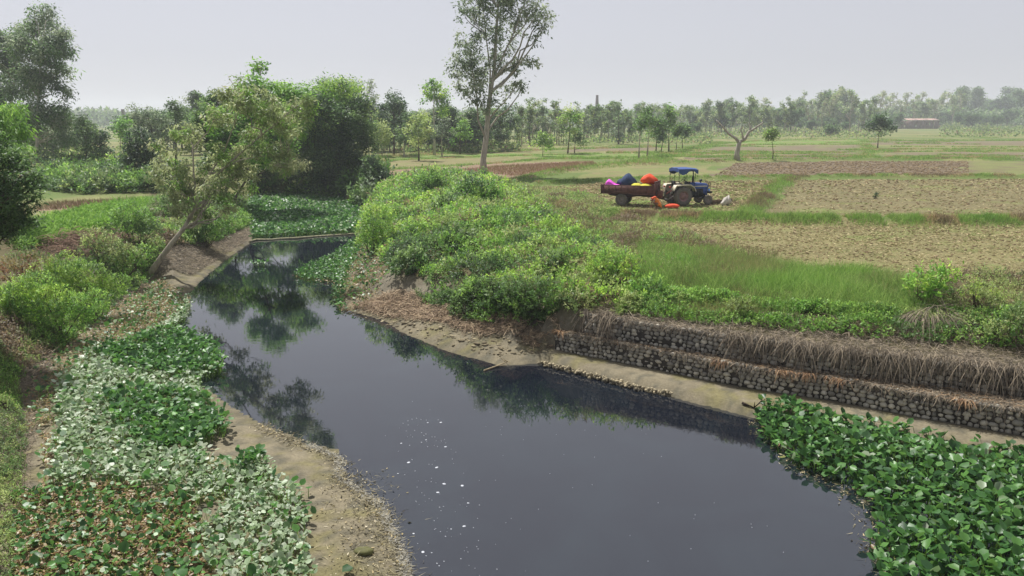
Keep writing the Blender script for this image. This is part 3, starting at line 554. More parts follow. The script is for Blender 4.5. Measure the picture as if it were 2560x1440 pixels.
# bamboo
def bamboo():
    T = pxtree('bamboo_clump', 'huge dark bamboo clump with feathery arching tops on the far bank', 'bamboo', (820, 482), [(822, 440), (826, 380), (830, 300)],
       [(800, 320, 70), (850, 300, 70), (880, 350, 55), (830, 390, 70), (775, 400, 46), (790, 255, 42), (850, 235, 36), (895, 300, 32), (745, 360, 45), (745, 440, 26), (880, 415, 26), (805, 455, 34), (855, 448, 26), (820, 215, 22), (910, 350, 18), (735, 320, 34), (760, 285, 30), (905, 265, 26), (925, 320, 16)],
       .12, 620, .8, 64, .36, .12, .35, P_MID+P_DRK[:2], s2l(96, 104, 60)*.7, dy=3, nlimb=40)
    P0 = np.array(T.location); cb = MB(); n = 110; pts = []
    for k in range(n):
        a = rng.uniform(0, 2*math.pi); b = np.array([rng.uniform(-2.6, 2.6), rng.uniform(-2, 2), 0]); hh = rng.uniform(6, 11.8); out = np.array([math.cos(a), math.sin(a), 0])*rng.uniform(.6, 5.6-.32*hh)
        t = np.linspace(0, 1, 8)[:, None]; p = b+out*t**2.2+np.array([0, 0, hh])*(t-.12*t**4); add_tube(cb, p, np.linspace(.05, .01, 8), 4, s2l(96, 110, 56)*.7, cap=False); pts.append(p[5:])
    cb.build('culms', M_bark, T); pts = np.concatenate(pts); fb = MB(); crownleaves(fb, pts+rng.normal(0, .25, pts.shape), np.full(len(pts), 1.25), 90, .36, .12, .4, P_BRI+P_LIM); fb.build('arching_tops', M_leaf, T)
    return T
bamboo()
# tall trees at far left
pxtree('eucalyptus_tree', 'tall white trunked eucalyptus near the left edge with a full grey green crown', 'tree', (88, 425), [(92, 380), (93, 330), (94, 270), (97, 200), (104, 120), (115, 50)],
       [(110, 40, 34), (140, 80, 32), (80, 70, 34), (60, 120, 40), (120, 130, 45), (160, 120, 24), (150, 180, 30), (100, 200, 48), (60, 200, 40), (160, 230, 22), (140, 290, 40), (90, 290, 45), (170, 300, 24), (60, 300, 36), (120, 350, 40), (165, 345, 25), (125, 390, 28)],
       .2, 400, .8, 54, .46, .15, .6, P_EUC+P_MID[:2], BK3, dy=2.2, bias=1.8, nlimb=34, flat=1., lift=1.2, forks=[([(94, 225), (108, 195), (125, 165)], .07), ([(94, 210), (80, 180), (70, 150)], .06)])
pxtree('eucalyptus_tree', 'eucalyptus with forked pale trunk cut by the left edge of the picture', 'tree', (25, 420), [(26, 350), (28, 270), (38, 180), (48, 110)],
       [(20, 100, 30), (50, 90, 26), (-10, 120, 45), (30, 160, 40), (0, 210, 45), (60, 170, 25), (40, 240, 36), (-30, 260, 60), (20, 300, 45), (60, 330, 36), (0, 360, 45)],
       .2, 320, .8, 54, .46, .15, .6, P_EUC+P_MID[:2], BK3, dy=2.2, bias=1.8, nlimb=26, flat=1., lift=1.2)
pxtree('shade_tree', 'dark leafy shade tree filling the left edge, its boughs hanging before the field', 'tree', (-210, 800), [(-200, 700), (-170, 600), (-120, 500), (-60, 430)],
       [(10, 410, 50), (55, 395, 36), (0, 480, 60), (55, 460, 36), (85, 440, 24), (20, 550, 45), (50, 520, 40), (30, 590, 28), (-60, 450, 90), (-60, 560, 80), (90, 490, 16), (70, 555, 22), (-50, 350, 60), (100, 470, 10)],
       .22, 330, .3, 52, .15, .06, .4, P_MID+P_DRK[:1], BK2, dy=1.2, nlimb=30, depth=27)
pxtree('drooping_tree', 'light green tree with drooping sprays behind the dark shade tree', 'tree', (-60, 560), [(-50, 480), (-30, 400), (0, 330)],
       [(25, 300, 40), (-5, 330, 50), (45, 330, 28), (10, 380, 45), (30, 270, 20), (-60, 350, 60), (45, 375, 26)], .2, 130, .5, 46, .3, .07, .9, P_BRI, BK2, dy=1.5, nlimb=14, depth=44)
def small_trees():
    A = [ # base, top u, blobs, palette, bark, label
     ('leafy_tree', (214, 430), [(216, 380), (214, 320)], [(212, 320, 22), (200, 350, 24), (235, 345, 22), (225, 380, 24), (205, 300, 12)], P_MID, BK2, 'mid green tree left of the dark stumpy tree across the left field'),
     ('stumpy_tree', (258, 428), [(256, 395), (252, 360)], [(250, 350, 20), (262, 380, 22), (245, 375, 18), (255, 335, 16), (265, 400, 14), (240, 325, 8)], P_DRK, BK2*.5, 'dark stumpy tree with thick trunk beyond the left creeper mound'),
     ('leafy_tree', (300, 400), [(300, 370), (302, 330)], [(300, 320, 20), (318, 310, 20), (290, 340, 16), (320, 345, 16)], P_BRI, BK2, 'pale green tree below the distant stub of a kiln stack'),
     ('broad_tree', (385, 410), [(385, 370), (378, 320), (370, 290)], [(340, 300, 32), (375, 290, 34), (350, 340, 30), (400, 320, 34), (335, 275, 16), (395, 360, 30), (360, 370, 28)], P_EUC, BK2, 'broad grey green tree left of the leaning tree crown'),
     ('broad_tree', (440, 410), [(440, 360), (438, 310), (440, 270)], [(435, 265, 22), (455, 290, 26), (420, 300, 26), (450, 330, 30), (470, 350, 24), (420, 350, 24), (460, 255, 12)], P_EUC[1:]+P_MID, BK2, 'darker broad tree touching the leaning tree crown on its left'),
     ('leafy_tree', (520, 440), [(520, 380), (522, 300)], [(515, 260, 22), (540, 280, 25), (500, 300, 25), (530, 330, 30)], P_MID, BK2, 'green tree top showing above the leaning tree crown'),
     ('airy_tree', (905, 400), [(905, 340), (905, 260)], [(900, 230, 26), (925, 215, 16), (920, 260, 20), (885, 215, 18), (930, 240, 12), (890, 270, 24)], P_EUC, BK3, 'tall airy tree showing above the right shoulder of the bamboo'),
     ('leafy_tree', (870, 400), [(870, 340), (860, 260)], [(850, 215, 18), (870, 225, 20), (880, 250, 20), (830, 215, 14)], P_BRI, BK2, 'green tree top peeping over the middle of the bamboo'),
     ('broad_tree', (985, 388), [(985, 350), (986, 300)], [(985, 255, 26), (1000, 275, 26), (960, 280, 24), (970, 310, 24), (1005, 310, 22), (985, 240, 16)], P_DRK, BK2, 'round dark topped tree right of the bamboo'),
     ('leafy_tree', (955, 392), [(955, 360), (955, 320)], [(950, 320, 24), (930, 330, 20), (965, 340, 22), (945, 360, 20)], P_OLI, BK3, 'olive green tree at the right foot of the bamboo'),
     ('tall_leafy_tree', (1086, 388), [(1086, 340), (1084, 280), (1086, 220)], [(1088, 215, 20), (1065, 225, 16), (1110, 235, 18), (1075, 250, 22), (1105, 260, 20), (1090, 240, 16), (1115, 285, 16), (1070, 290, 18)], P_LIM+P_BRI, BK3, 'tallest light green tree of the grove left of the giant eucalyptus'),
     ('leafy_tree', (1047, 402), [(1047, 370), (1047, 330)], [(1047, 310, 24), (1030, 330, 20), (1065, 335, 20), (1045, 345, 20), (1050, 290, 14)], P_OLI, BK2, 'olive tree with a straight dark trunk in front of the grove'),
     ('leafy_tree', (1010, 392), [(1010, 360), (1012, 330)], [(1010, 320, 22), (1025, 300, 18), (995, 335, 18), (1015, 345, 18)], P_MID, BK3, 'green tree with leaning white stems in the grove'),
     ('leafy_tree', (1105, 392), [(1104, 350), (1108, 320)], [(1110, 310, 20), (1095, 330, 20), (1120, 335, 18), (1125, 305, 14)], P_EUC, BK3, 'grey green tree with forked white trunk in the grove'),
     ('leafy_tree', (1150, 385), [(1150, 350), (1150, 320)], [(1150, 325, 20), (1165, 335, 16), (1135, 340, 16), (1155, 305, 12)], P_BRI, BK2, 'small bright tree just left of the giant eucalyptus trunk'),
     ('broad_tree', (1228, 378), [(1240, 345), (1252, 310)], [(1250, 290, 24), (1272, 275, 20), (1235, 300, 22), (1280, 305, 20), (1260, 330, 24), (1285, 265, 10), (1240, 335, 18), (1290, 290, 12)], P_DRK+P_MID, BK2, 'broad dark tree leaning right behind the giant eucalyptus trunk'),
     ('leafy_tree', (1357, 391), [(1357, 378), (1356, 362)], [(1350, 352, 14), (1368, 352, 14), (1335, 358, 10), (1357, 342, 9), (1372, 365, 8)], P_LIM+P_MID, BK2*.5, 'little bright round tree on a short dark trunk in the fields'),
     ('leafy_tree', (1419, 385), [(1421, 365), (1424, 330), (1427, 290)], [(1425, 285, 20), (1412, 300, 16), (1440, 295, 18), (1425, 320, 18), (1415, 340, 12)], P_OLI+P_BRI, BK2, 'slim light green tree rising over its stout dark neighbour'),
     ('leafy_tree', (1436, 383), [(1437, 365), (1439, 345)], [(1440, 340, 18), (1455, 345, 15), (1425, 350, 14), (1460, 355, 11), (1440, 322, 12)], P_MID, BK2*.5, 'stout dark trunked tree with crown down to the right'),
     ('columnar_tree', (1546, 361), [(1546, 340), (1546, 300), (1545, 262)], [(1546, 265, 8), (1545, 285, 12), (1550, 305, 13), (1545, 325, 15), (1546, 345, 15), (1540, 335, 11)], P_MID+P_EUC, BK2, 'narrow columnar tree leafy to the ground right of the kiln chimney'),
     ('slender_tree', (1597, 397), [(1598, 370), (1601, 330), (1606, 300)], [(1605, 290, 16), (1598, 310, 14), (1615, 300, 15)], P_MID, BK3*.7, 'leftmost of the slender tree row, foot in the green bund'),
     ('slender_tree', (1618, 391), [(1620, 360), (1624, 320)], [(1622, 285, 16), (1630, 300, 16), (1620, 275, 10), (1625, 320, 13)], P_MID, BK3*.7, 'second slender tree from the left end of the row'),
     ('slender_tree', (1640, 381), [(1641, 355), (1640, 320)], [(1638, 300, 16), (1640, 320, 14), (1630, 335, 10)], P_BRI+P_MID, BK2, 'third slender tree from the left end of the row'),
     ('slender_tree', (1652, 380), [(1656, 360), (1660, 330)], [(1655, 310, 15), (1660, 330, 14), (1650, 345, 9)], P_MID, BK2, 'middle crooked stemmed tree of the slender row'),
     ('slender_tree', (1672, 379), [(1672, 355), (1672, 310)], [(1672, 275, 14), (1668, 295, 15), (1680, 290, 13), (1672, 315, 14)], P_BRI+P_MID, BK2, 'tallest light green tree right of the middle of the slender row'),
     ('slender_tree', (1690, 376), [(1692, 355), (1696, 330)], [(1697, 320, 12), (1690, 330, 10)], P_MID, BK2, 'low thin tree second from the right end of the slender row'),
     ('slender_tree', (1706, 372), [(1706, 350), (1707, 330)], [(1708, 320, 12), (1713, 330, 10), (1702, 332, 10)], P_MID, BK2, 'rightmost little tree of the slender row'),
     ('round_tree', (2194, 371), [(2195, 355), (2198, 330)], [(2200, 305, 22), (2185, 310, 18), (2218, 312, 20), (2200, 288, 12), (2230, 318, 12), (2175, 315, 10), (2205, 325, 16), (2202, 278, 5)], P_DRK[1:], BK2, 'round dark crowned tree standing alone among the right fields'),
     ('leafy_tree', (1932, 399), [(1933, 380), (1931, 360), (1930, 345)], [(1930, 335, 9), (1938, 330, 7), (1924, 338, 7), (1934, 322, 5), (1942, 338, 4)], P_OLI+P_BRI, BK2, 'thin sapling with a crooked stem right of the lopped tree'),
     ('leafy_tree', (2078, 338), [(2078, 332), (2078, 325)], [(2078, 322, 8), (2085, 326, 7), (2072, 328, 6)], P_MID, BK2, 'small bushy tree at the far edge of the fields, mid distance'),
    ]
    for nm, base, tr, bl, pal, bk, lb in A:
        P0 = hit(*base); D = P0[1]; s = D/FPX; ar = sum((b[2]*s)**2 for b in bl)
        cr = max(.28, .0062*D); L = max(.2, D*.0030); ncl = int(np.clip(ar/(cr*cr)*2.6, 18, 260)); dens = .72 if pal is P_EUC else 1
        h = (base[1]-min(b[1] for b in bl))*s
        pxtree(nm, lb, 'tree', base, tr, bl, max(.05, h*.018), ncl, cr, int(44*dens), L*1.1, L*.55, .2, pal, bk, dy=max(b[2] for b in bl)*s*.8, nlimb=min(14, ncl//3))
small_trees()
# lopped tree, thick bare limbs
T = pxtree('lopped_tree', 'lopped tree with thick pale trunk and nearly bare spreading limbs', 'tree', (1843, 401), [(1842, 385), (1846, 365), (1850, 352)], [(1862, 300, 3), (1862, 305, 3)], .42, 4, .12, 8, .2, .1, .2, P_MID, BK3*.75, nlimb=2, topr=.7,
       forks=[([(1848, 356), (1838, 345), (1822, 335), (1808, 318), (1790, 300)], .26), ([(1850, 354), (1862, 348), (1872, 330), (1885, 322), (1900, 312), (1908, 306)], .28), ([(1858, 350), (1856, 335), (1852, 322), (1853, 314)], .16), ([(1872, 332), (1876, 322), (1875, 312)], .12), ([(1853, 322), (1860, 316)], .08)])
# creeper covered shapes and bushes
def bush(name, label, cat, base, blobs, pal, L, W, dens, dy=.5, group=None, stems=True, flat=1., k=7):
    P0 = hit(*base); s = P0[1]/FPX; T = empty(name, tuple(P0)); mb = MB(); tag(T, label, cat, group)
    for b in blobs:
        r = b[2]*s; c = at_depth(b[0], b[1], P0[1]+(b[3] if len(b) > 3 else rng.uniform(-dy, dy)))-P0; n = max(20, int(4*math.pi*r*r*dens)); d = rdir(n, -.55, 1.)
        lump = 1+.28*(fbm(d[:, 0]*2.2+c[0], d[:, 1]*2.2+d[:, 2]*1.7, int(abs(c[2])*10))-.5)*2
        B = c+d*(r*rng.uniform(.55, .98, n)*lump)[:, None]*np.array([1, 1, flat]); zmin = -.15
        keep = B[:, 2] > zmin; B, d = B[keep], d[keep]; n = len(B); pi = (fbm(B[:, 0]*1.3, B[:, 2]*1.3+B[:, 1], 61)*len(pal)*1.6-.3*len(pal)).astype(int).clip(0, len(pal)-1)
        sprigs(mb, B, d+np.array([0, 0, .45]), np.full(n, L*2.2)*rng.uniform(.6, 1.5, n), k, L, W, mixcol(pal, n, .16, pi), stem=BK2*.8)
    mb.build('foliage', M_leaf, T)
    if stems:
        st = MB()
        for q in range(9): b = blobs[rng.integers(len(blobs))]; c = at_depth(b[0], b[1], P0[1])-P0; add_tube(st, curve(np.array([rng.normal(0, .12), rng.normal(0, .12), -.1]), c+rdir(1)[0]*b[2]*s*.5, 4, 0, .03), np.linspace(.025, .01, 4), 4, BK2)
        st.build('stems', M_bark, T)
    return T
bush('creeper_covered_tree', 'dark tree stump shaped column wrapped in creeper left of the leaning tree', 'tree', (352, 462), [(350, 360, 26), (345, 395, 32), (360, 420, 34), (345, 440, 30), (365, 385, 28)], P_DRK+P_MID[:1], .3, .16, 7, dy=1.)
bush('dark_thicket', 'very dark low thicket under the left side of the leaning tree crown', 'bush', (410, 470), [(400, 440, 30), (430, 445, 28), (380, 450, 22)], P_DRK, .3, .16, 6, dy=1.)
bush('creeper_covered_stump', 'narrow dark creeper covered stump at the left end of the right bank thicket', 'bush', (932, 490), [(930, 415, 16), (935, 432, 22), (950, 452, 22), (930, 462, 20), (962, 462, 14), (925, 485, 20)], P_DRK+P_MID, .26, .15, 11, dy=.5)
bush('broad_leaved_plant', 'plant with big hanging pointed leaves below the creeper covered stump', 'plant', (920, 512), [(915, 488, 17), (928, 500, 14), (908, 500, 12)], P_MID+P_EUC[:1], .5, .24, 5, dy=.3)
BUSHES = [('bush', 'large rounded light green bush, highest of the two big bushes on the lower left bank', (240, 800), [(160, 680, 46), (215, 700, 48), (110, 700, 44), (265, 725, 42), (300, 715, 26), (180, 735, 42)], P_BRI+P_LIM, .085, .036, 55),
 ('bush', 'large rounded darker bush, nearest of the two big bushes on the lower left bank', (150, 850), [(60, 755, 58), (130, 770, 58), (180, 790, 48), (20, 770, 60), (230, 765, 40), (90, 720, 40)], P_BRI+P_LIM, .085, .036, 55),
 ('bush', 'small rust tinged bush at the left edge above the big bushes', (60, 730), [(50, 665, 34), (90, 650, 24), (20, 690, 30)], P_RUS+P_MID[:1], .1, .045, 30),
 ('bush', 'low bush with pale tips below the dry branch pile', (250, 670), [(240, 600, 26), (275, 620, 28), (225, 625, 20)], P_MID+P_OLI, .12, .05, 30),
 ('bush', 'rounded bush right of the dry branch pile, highest up the bank', (340, 620), [(320, 545, 34), (350, 560, 34), (300, 570, 28), (375, 575, 26)], P_MID+P_BRI, .13, .055, 26),
 ('bush', 'pair of joined low bushes just left of the leaning trunk foot', (310, 710), [(290, 640, 32), (330, 650, 32), (360, 640, 26), (300, 670, 26)], P_BRI+P_OLI, .11, .045, 34),
 ('bush', 'dense bush right of the leaning trunk on the bank slope', (520, 620), [(500, 560, 32), (540, 570, 34), (480, 575, 26), (565, 560, 24), (520, 590, 26)], P_BRI+P_MID, .13, .055, 26),
 ('bush', 'grey green bush under the leaning tree foliage by its bent trunk', (440, 560), [(430, 515, 28), (400, 520, 24), (460, 530, 20)], P_PAL+P_MID, .15, .055, 20),
 ('bush', 'yellow green bush below the creeper stump at the river edge of the thicket', (930, 640), [(945, 545, 34), (925, 580, 30), (920, 610, 24), (960, 590, 30)], P_LIM+P_BRI, .13, .05, 26),
 ('bush', 'leafy mound nearest the creeper stump in the back row of the thicket', (1075, 500), [(1075, 450, 24), (1060, 470, 24), (1095, 475, 26), (1085, 495, 24)], P_MID+P_BRI, .18, .09, 16),
 ('bush', 'leafy mound below the giant eucalyptus in the back row of the thicket', (1190, 525), [(1180, 480, 30), (1215, 488, 30), (1160, 490, 24), (1235, 500, 18)], P_BRI+P_DRK[:2], .18, .09, 16),
 ('bush', 'bright broad leaved shrub leaning over the dry vines at right', (2315, 762), [(2320, 750, 22), (2310, 710, 24), (2340, 705, 26), (2365, 695, 20), (2290, 720, 16), (2340, 735, 16)], P_LIM+P_BRI, .15, .065, 26),
 ('bush', 'yellow flowering shrub right of the bright broad leaved shrub', (2450, 772), [(2450, 755, 24), (2430, 735, 22), (2460, 730, 24), (2480, 745, 16)], P_LIM+P_OLI, .09, .04, 34),
 ('bush', 'yellow green shrub sprouting at the top of the upper wall', (1845, 790), [(1835, 772, 22), (1860, 770, 20), (1850, 782, 22)], P_LIM+P_OLI, .08, .034, 60),
 ('bush', 'dark green shrub cut by the right edge above the upper wall', (2540, 860), [(2520, 820, 34), (2550, 800, 36), (2480, 835, 24)], P_OLI+P_MID, .09, .04, 40),
 ('bush', 'shrub with pointed star like leaves above the eroded bank', (1335, 800), [(1330, 740, 38), (1290, 735, 36), (1370, 740, 36), (1310, 770, 32), (1350, 772, 32)], P_BRI+P_MID, .15, .04, 30),
 ('bush', 'light tipped shrub rising from the thicket left of the tall grass', (1530, 708), [(1520, 665, 30), (1560, 662, 26), (1490, 680, 26), (1540, 690, 28)], P_LIM+P_BRI, .12, .05, 26)]
for nm, lb, base, bl, pal, L, W, dn in BUSHES: bush(nm, lb, 'bush', base, bl, pal, L, W, dn, dy=.35)
TH = [(1000, 520), (1110, 540), (1220, 545), (1060, 600), (1170, 620), (1290, 610), (1400, 620), (1020, 680), (1120, 690), (1230, 680), (1380, 690), (1450, 730), (1190, 750), (1260, 770), (1430, 775), (1620, 745)]
for i, (u, v) in enumerate(TH):
    r = rng.uniform(20, 34); k = i % 3; pal, nmk, L, W = ((P_BRI+P_LIM[:1], 'bright green', .17, .07), (P_MID+P_DRK[:1], 'deep green', .2, .1), (P_OLI+P_LEAN[:1], 'olive green', .14, .05))[k]
    bush('bush', nmk+' bush swelling out of the thicket on the right bank', 'bush', (u, v), [(u+rng.uniform(-.8, .8)*r, v-r*.5+rng.uniform(-.4, .3)*r, r*rng.uniform(.6, 1.)) for _ in range(4)], pal, L, W, 15, dy=.5, group=nmk+' bushes in the right bank thicket', stems=False)
# ---------------------------------------------------------------- undergrowth on the banks
MB_ = [(hit(u, v), r, h) for u, v, r, h in ((1000, 500, 1.2, .4), (1080, 475, 1.2, .7), (1190, 500, 1.2, .6), (1090, 580, 1.3, .3), (1260, 570, 1.3, .3), (1050, 640, 1.2, .4), (1180, 700, 1.2, .5), (1320, 660, 1.3, .4), (1430, 700, 1.2, .5), (1240, 760, 1., .4))]
MB_ += [(hit(u, v), r, h) for u, v, r, h in ((1180, 770, .8, .4), (1260, 785, .9, .5), (1340, 790, 1., .6), (1430, 780, .9, .7), (1520, 775, .8, .5), (1480, 740, .8, .4))]
def mound(x, y):
    m = .1+1.7*np.maximum(0, fbm(x*.7, y*.7, 71, 3)-.36)
    for c, r, h in MB_: m = m+h*np.exp(-((x-c[0])**2+(y-c[1])**2)/(r*r))
    return m
def cover(name, poly, zp, n, L, W, pal, label, amp=1., k=7, palB=None, up=.6, edge=.5, mat=None, stem=BK2):
    P = hpoly(poly); q = scatter(P, n); d, _ = dline(np.concatenate([P, P[:1]]), q[:, 0], q[:, 1]); x, y = q[:, 0], q[:, 1]
    h = mound(x, y)*amp*sstep(0, edge, d+.1); z = H(x, y); e = .15; gxx = (mound(x+e, y)-mound(x-e, y))/(2*e)*amp; gyy = (mound(x, y+e)-mound(x, y-e))/(2*e)*amp
    B = np.c_[x, y, z+h*rng.uniform(.35, 1, n)**.6]; A = norm(np.c_[-gxx, -gyy, np.full(n, up)]+rng.normal(0, .35, (n, 3)))
    dist = y/45.; Lf = L*np.clip(dist, .75, 2.4); f = fbm(x*.55, y*.55, 81); idx = (f*len(pal)*2.2-.6*len(pal)+rng.normal(0, .4, n)).astype(int).clip(0, len(pal)-1)
    mb = MB(); sprigs(mb, B, A, Lf*2.4*rng.uniform(.6, 1.5, n), k, Lf, Lf*W/L, mixcol(pal, n, .18, idx), stem=stem)
    return tag(mb.build(name, mat or M_leaf), label, 'undergrowth', kind='stuff')
cover('thicket', [(905, 610), (915, 540), (935, 500), (1000, 462), (1060, 448), (1220, 458), (1290, 485), (1340, 530), (1430, 585), (1520, 620), (1590, 670), (1590, 720), (1560, 790), (1460, 790), (1400, 795), (1330, 800), (1250, 785), (1190, 752), (1140, 760), (1060, 712), (990, 680), (955, 660)], 2.2, 34000, .18, .08,
      P_DRK[:1]+P_MID[:2]+P_BRI+P_WEED[:1]+P_LIM[:2]+P_OLI[:2], 'tangled bright green thicket covering the right bank between the river and the fields')
cover('bank_herbs', [(1540, 800), (1560, 735), (1700, 735), (1900, 760), (2100, 775), (2300, 785), (2560, 790), (2800, 800), (2800, 880), (2560, 830), (2300, 815), (2100, 795), (1900, 780), (1750, 775)], 2.1, 9000, .11, .055, P_MID[:1]+P_BRI+P_OLI[:3], 'leafy herbs along the crest above the upper stone wall', amp=.5)
cover('field_margin_herbs', [(2250, 740), (2400, 700), (2700, 700), (2900, 860), (2500, 830), (2300, 800)], 2.4, 4200, .11, .04, P_OLI+P_WEED+P_MID, 'olive and brown weeds at the right edge between field and wall', amp=.9)
cover('weedy_margin', [(1220, 490), (1300, 470), (1480, 495), (1620, 560), (1760, 600), (1900, 650), (1850, 690), (1700, 700), (1560, 700), (1500, 640), (1380, 560)], 2.5, 13000, .1, .035, P_WEED+P_OLI+P_WEED[:1]+P_BRI[:2], 'mixed brown and green weeds fringing the thicket towards the fields', amp=.55, edge=1.2)
cover('slope_herbs', [(1040, 735), (1130, 790), (1230, 815), (1350, 815), (1450, 800), (1440, 770), (1300, 760), (1150, 745)], 2.1, 3000, .12, .05, P_MID+P_BRI, 'green herbs trailing over the top of the eroded bank', amp=.9)
cover('wall_top_sprigs', [(1580, 775), (1800, 790), (2000, 805), (2200, 815), (2560, 835), (2560, 880), (2200, 850), (1900, 825), (1600, 800)], 2.1, 1500, .12, .06, P_BRI+P_MID[:1], 'small green sprigs growing through the dry vines above the upper wall', amp=.5)
cover('left_creeper', [(90, 470), (110, 440), (170, 425), (260, 425), (330, 445), (420, 470), (400, 485), (200, 487)], 2.5, 8000, .2, .1, P_BRI+P_MID+P_OLI[:1]+P_DRK[:1], 'bright creeper mound on the far side of the left field', amp=1.5)
cover('left_bank_herbs', [(60, 720), (180, 665), (300, 620), (310, 560), (400, 520), (470, 520), (600, 505), (625, 560), (560, 600), (430, 620), (380, 680), (330, 730), (200, 840), (60, 930), (-60, 1100), (-100, 800)], 1.9, 26000, .13, .06, P_MID+P_BRI+P_OLI[:2]+P_WEED[:1], 'mixed green herbs over the left bank around the bushes', amp=.45)
cover('near_left_bank_herbs', [(-60, 860), (30, 880), (55, 1000), (70, 1150), (50, 1300), (30, 1560), (-200, 1560)], 1.2, 6500, .07, .03, P_MID+P_OLI+P_BRI, 'fine green herbs on the steep near left bank at the picture edge', amp=.8)
cover('far_bank_herbs', [(640, 492), (700, 482), (905, 478), (900, 520), (930, 500), (960, 440), (900, 430), (700, 440), (640, 470)], 1.5, 2600, .28, .12, P_MID+P_BRI, 'green herbs on the bank around the foot of the bamboo', amp=.6)
# ---------------------------------------------------------------- grasses
GRC = [s2l(120, 156, 70)*FO, s2l(100, 138, 62)*FO, s2l(138, 166, 88)*FO, s2l(92, 120, 60)*FO]
GDR = [s2l(170, 150, 112)*FO, s2l(146, 128, 96)*FO, s2l(130, 132, 84)*FO]
def grass(mb, q, hgt, cols, w=.02, lean=.45, K=2, zoff=0):
    n = len(q); z = H(q[:, 0], q[:, 1])-.02+zoff; D = np.c_[rng.normal(0, lean, (n, 2)), np.ones(n)]; sc_ = np.clip(q[:, 1]/45., .8, 4.)
    ribbon(mb, np.c_[q, z], D, hgt*rng.uniform(.5, 1.2, n), w*sc_*rng.uniform(.7, 1.3, n), rng.uniform(.1, .5, n), cols, K=K)
mb = MB(); P = upoly([(1600, 620), (1800, 640), (2000, 680), (2150, 685), (2330, 715), (2360, 775), (2150, 770), (1900, 752), (1700, 745), (1580, 725)], 2.5); q = scatter(P, 52000)
m = fbm(q[:, 0]*.7, q[:, 1]*.7, 91) > .27; q = q[m]; gh = fbm(q[:, 0]*1.1, q[:, 1]*1.1, 93); grass(mb, q, .35+.75*gh, mixcol(GRC+GDR[2:], len(q), .22, (fbm(q[:, 0]*.6, q[:, 1]*.6, 94)*8-1.5+rng.normal(0, .6, len(q))).astype(int).clip(0, 4)), .014)
P = upoly([(1240, 520), (1300, 480), (1420, 480), (1520, 520), (1560, 560), (1400, 560)], 2.6); q = scatter(P, 13000); grass(mb, q, np.full(len(q), .45), mixcol(GRC+GRC[:2], len(q), .2), .018)
tag(mb.build('bank_grass', M_grass), 'tall fresh green grass on the right bank below the stubble field', 'grass', kind='stuff')
mb = MB(); P = upoly([(1480, 560), (1640, 590), (1780, 610), (1950, 640), (1900, 690), (1700, 680), (1560, 640), (1380, 590), (1200, 545), (1260, 520)], 2.5); q = scatter(P, 15000)
m = rng.uniform(0, 1, len(q)) < .9; grass(mb, q[m], np.full(m.sum(), .5)*rng.uniform(.5, 1.5, m.sum()), mixcol(P_WEED+GRC[:1], m.sum(), .2), .012, .3)
tag(mb.build('dry_weeds', M_dry), 'stiff brown dry weeds between the thicket and the stubble field', 'weeds', kind='stuff')
def strip(mb, px, zp, wid, n, hgt, pal, w=.02, lean=.4):
    L = upoly(px, zp); tot = np.linalg.norm(np.diff(L, axis=0), axis=1).sum(); s = rng.uniform(0, tot*.999, n); p, nn, d = polypt(L, s); q = p+nn*(rng.normal(0, 1, n)*wid*.6)[:, None]
    cl = fbm(s*1.3, s*0+len(px), 95, 3); m = cl > .3; q = q[m]; n = len(q); pi = (fbm(q[:, 0]*.4, q[:, 1]*.4, 97)*len(pal)*2-.5*len(pal)+rng.normal(0, .5, n)).astype(int).clip(0, len(pal)-1)
    grass(mb, q, hgt*(.5+cl[m])*np.ones(n), mixcol(pal, n, .2, pi), w, lean)
mb = MB(); MIXG = P_WEED[:2]+GDR[:2]+GRC+GRC[:2]
strip(mb, [(1380, 520), (1480, 540), (1700, 549), (1900, 554), (2100, 556), (2560, 558), (3000, 564)], FZ, 1.2, 46000, .5, MIXG, .02)
strip(mb, [(1868, 550), (1890, 515), (1925, 480), (1975, 448)], FZ, .9, 9000, .4, P_WEED+GRC, .018)
strip(mb, [(1340, 462), (1500, 453), (1640, 450), (1850, 447), (2100, 443), (2560, 443), (3000, 445)], FZ, .7, 14000, .33, MIXG, .018)
strip(mb, [(1250, 462), (1400, 428), (1560, 414), (1700, 409), (1850, 402), (2150, 399), (2560, 401), (3000, 402)], FZ, 1.2, 16000, .4, MIXG+GRC, .018)
for px, wd, n, h in (([(960, 425), (1250, 408), (1380, 396), (1560, 398)], .8, 5000, .4), ([(930, 403), (1210, 392), (1500, 384)], .8, 4500, .4), ([(900, 402), (940, 394), (1210, 380), (1430, 373), (1660, 367)], 1.5, 7000, .7),
    ([(1400, 428), (1500, 412), (1580, 404), (1650, 396), (1700, 380), (1760, 366), (1800, 355)], 2., 9000, .5), ([(1740, 386), (1900, 381), (2140, 380)], .7, 3000, .35), ([(1750, 368), (1900, 362), (2180, 361)], .8, 3500, .5), ([(1800, 360), (1900, 352), (2200, 348)], 1., 3500, .5),
    ([(2150, 398), (2180, 378), (2165, 362)], 1.5, 3000, .5), ([(2210, 381), (2400, 378), (3000, 380)], .8, 4000, .5), ([(2230, 367), (2500, 368), (3000, 370)], .8, 3500, .5), ([(2150, 354), (2400, 351), (3000, 354)], 1.5, 5000, .7), ([(1650, 400), (1560, 410)], 2., 2500, .7)):
    strip(mb, px, FZ, wd, n, h, MIXG[2:], .02)
for k in range(46):
    v = rng.uniform(336, 398); u = rng.uniform(1280, 2500); w_ = rng.uniform(60, 260)*(v-300)/60; strip(mb, [(u, v), (u+w_*.5, v+rng.uniform(-1.5, 1.5)), (u+w_, v+rng.uniform(-3, 3))], FZ, rng.uniform(.6, 2.2), int(260+w_*4), rng.uniform(.3, .6), MIXG[2:], .022)
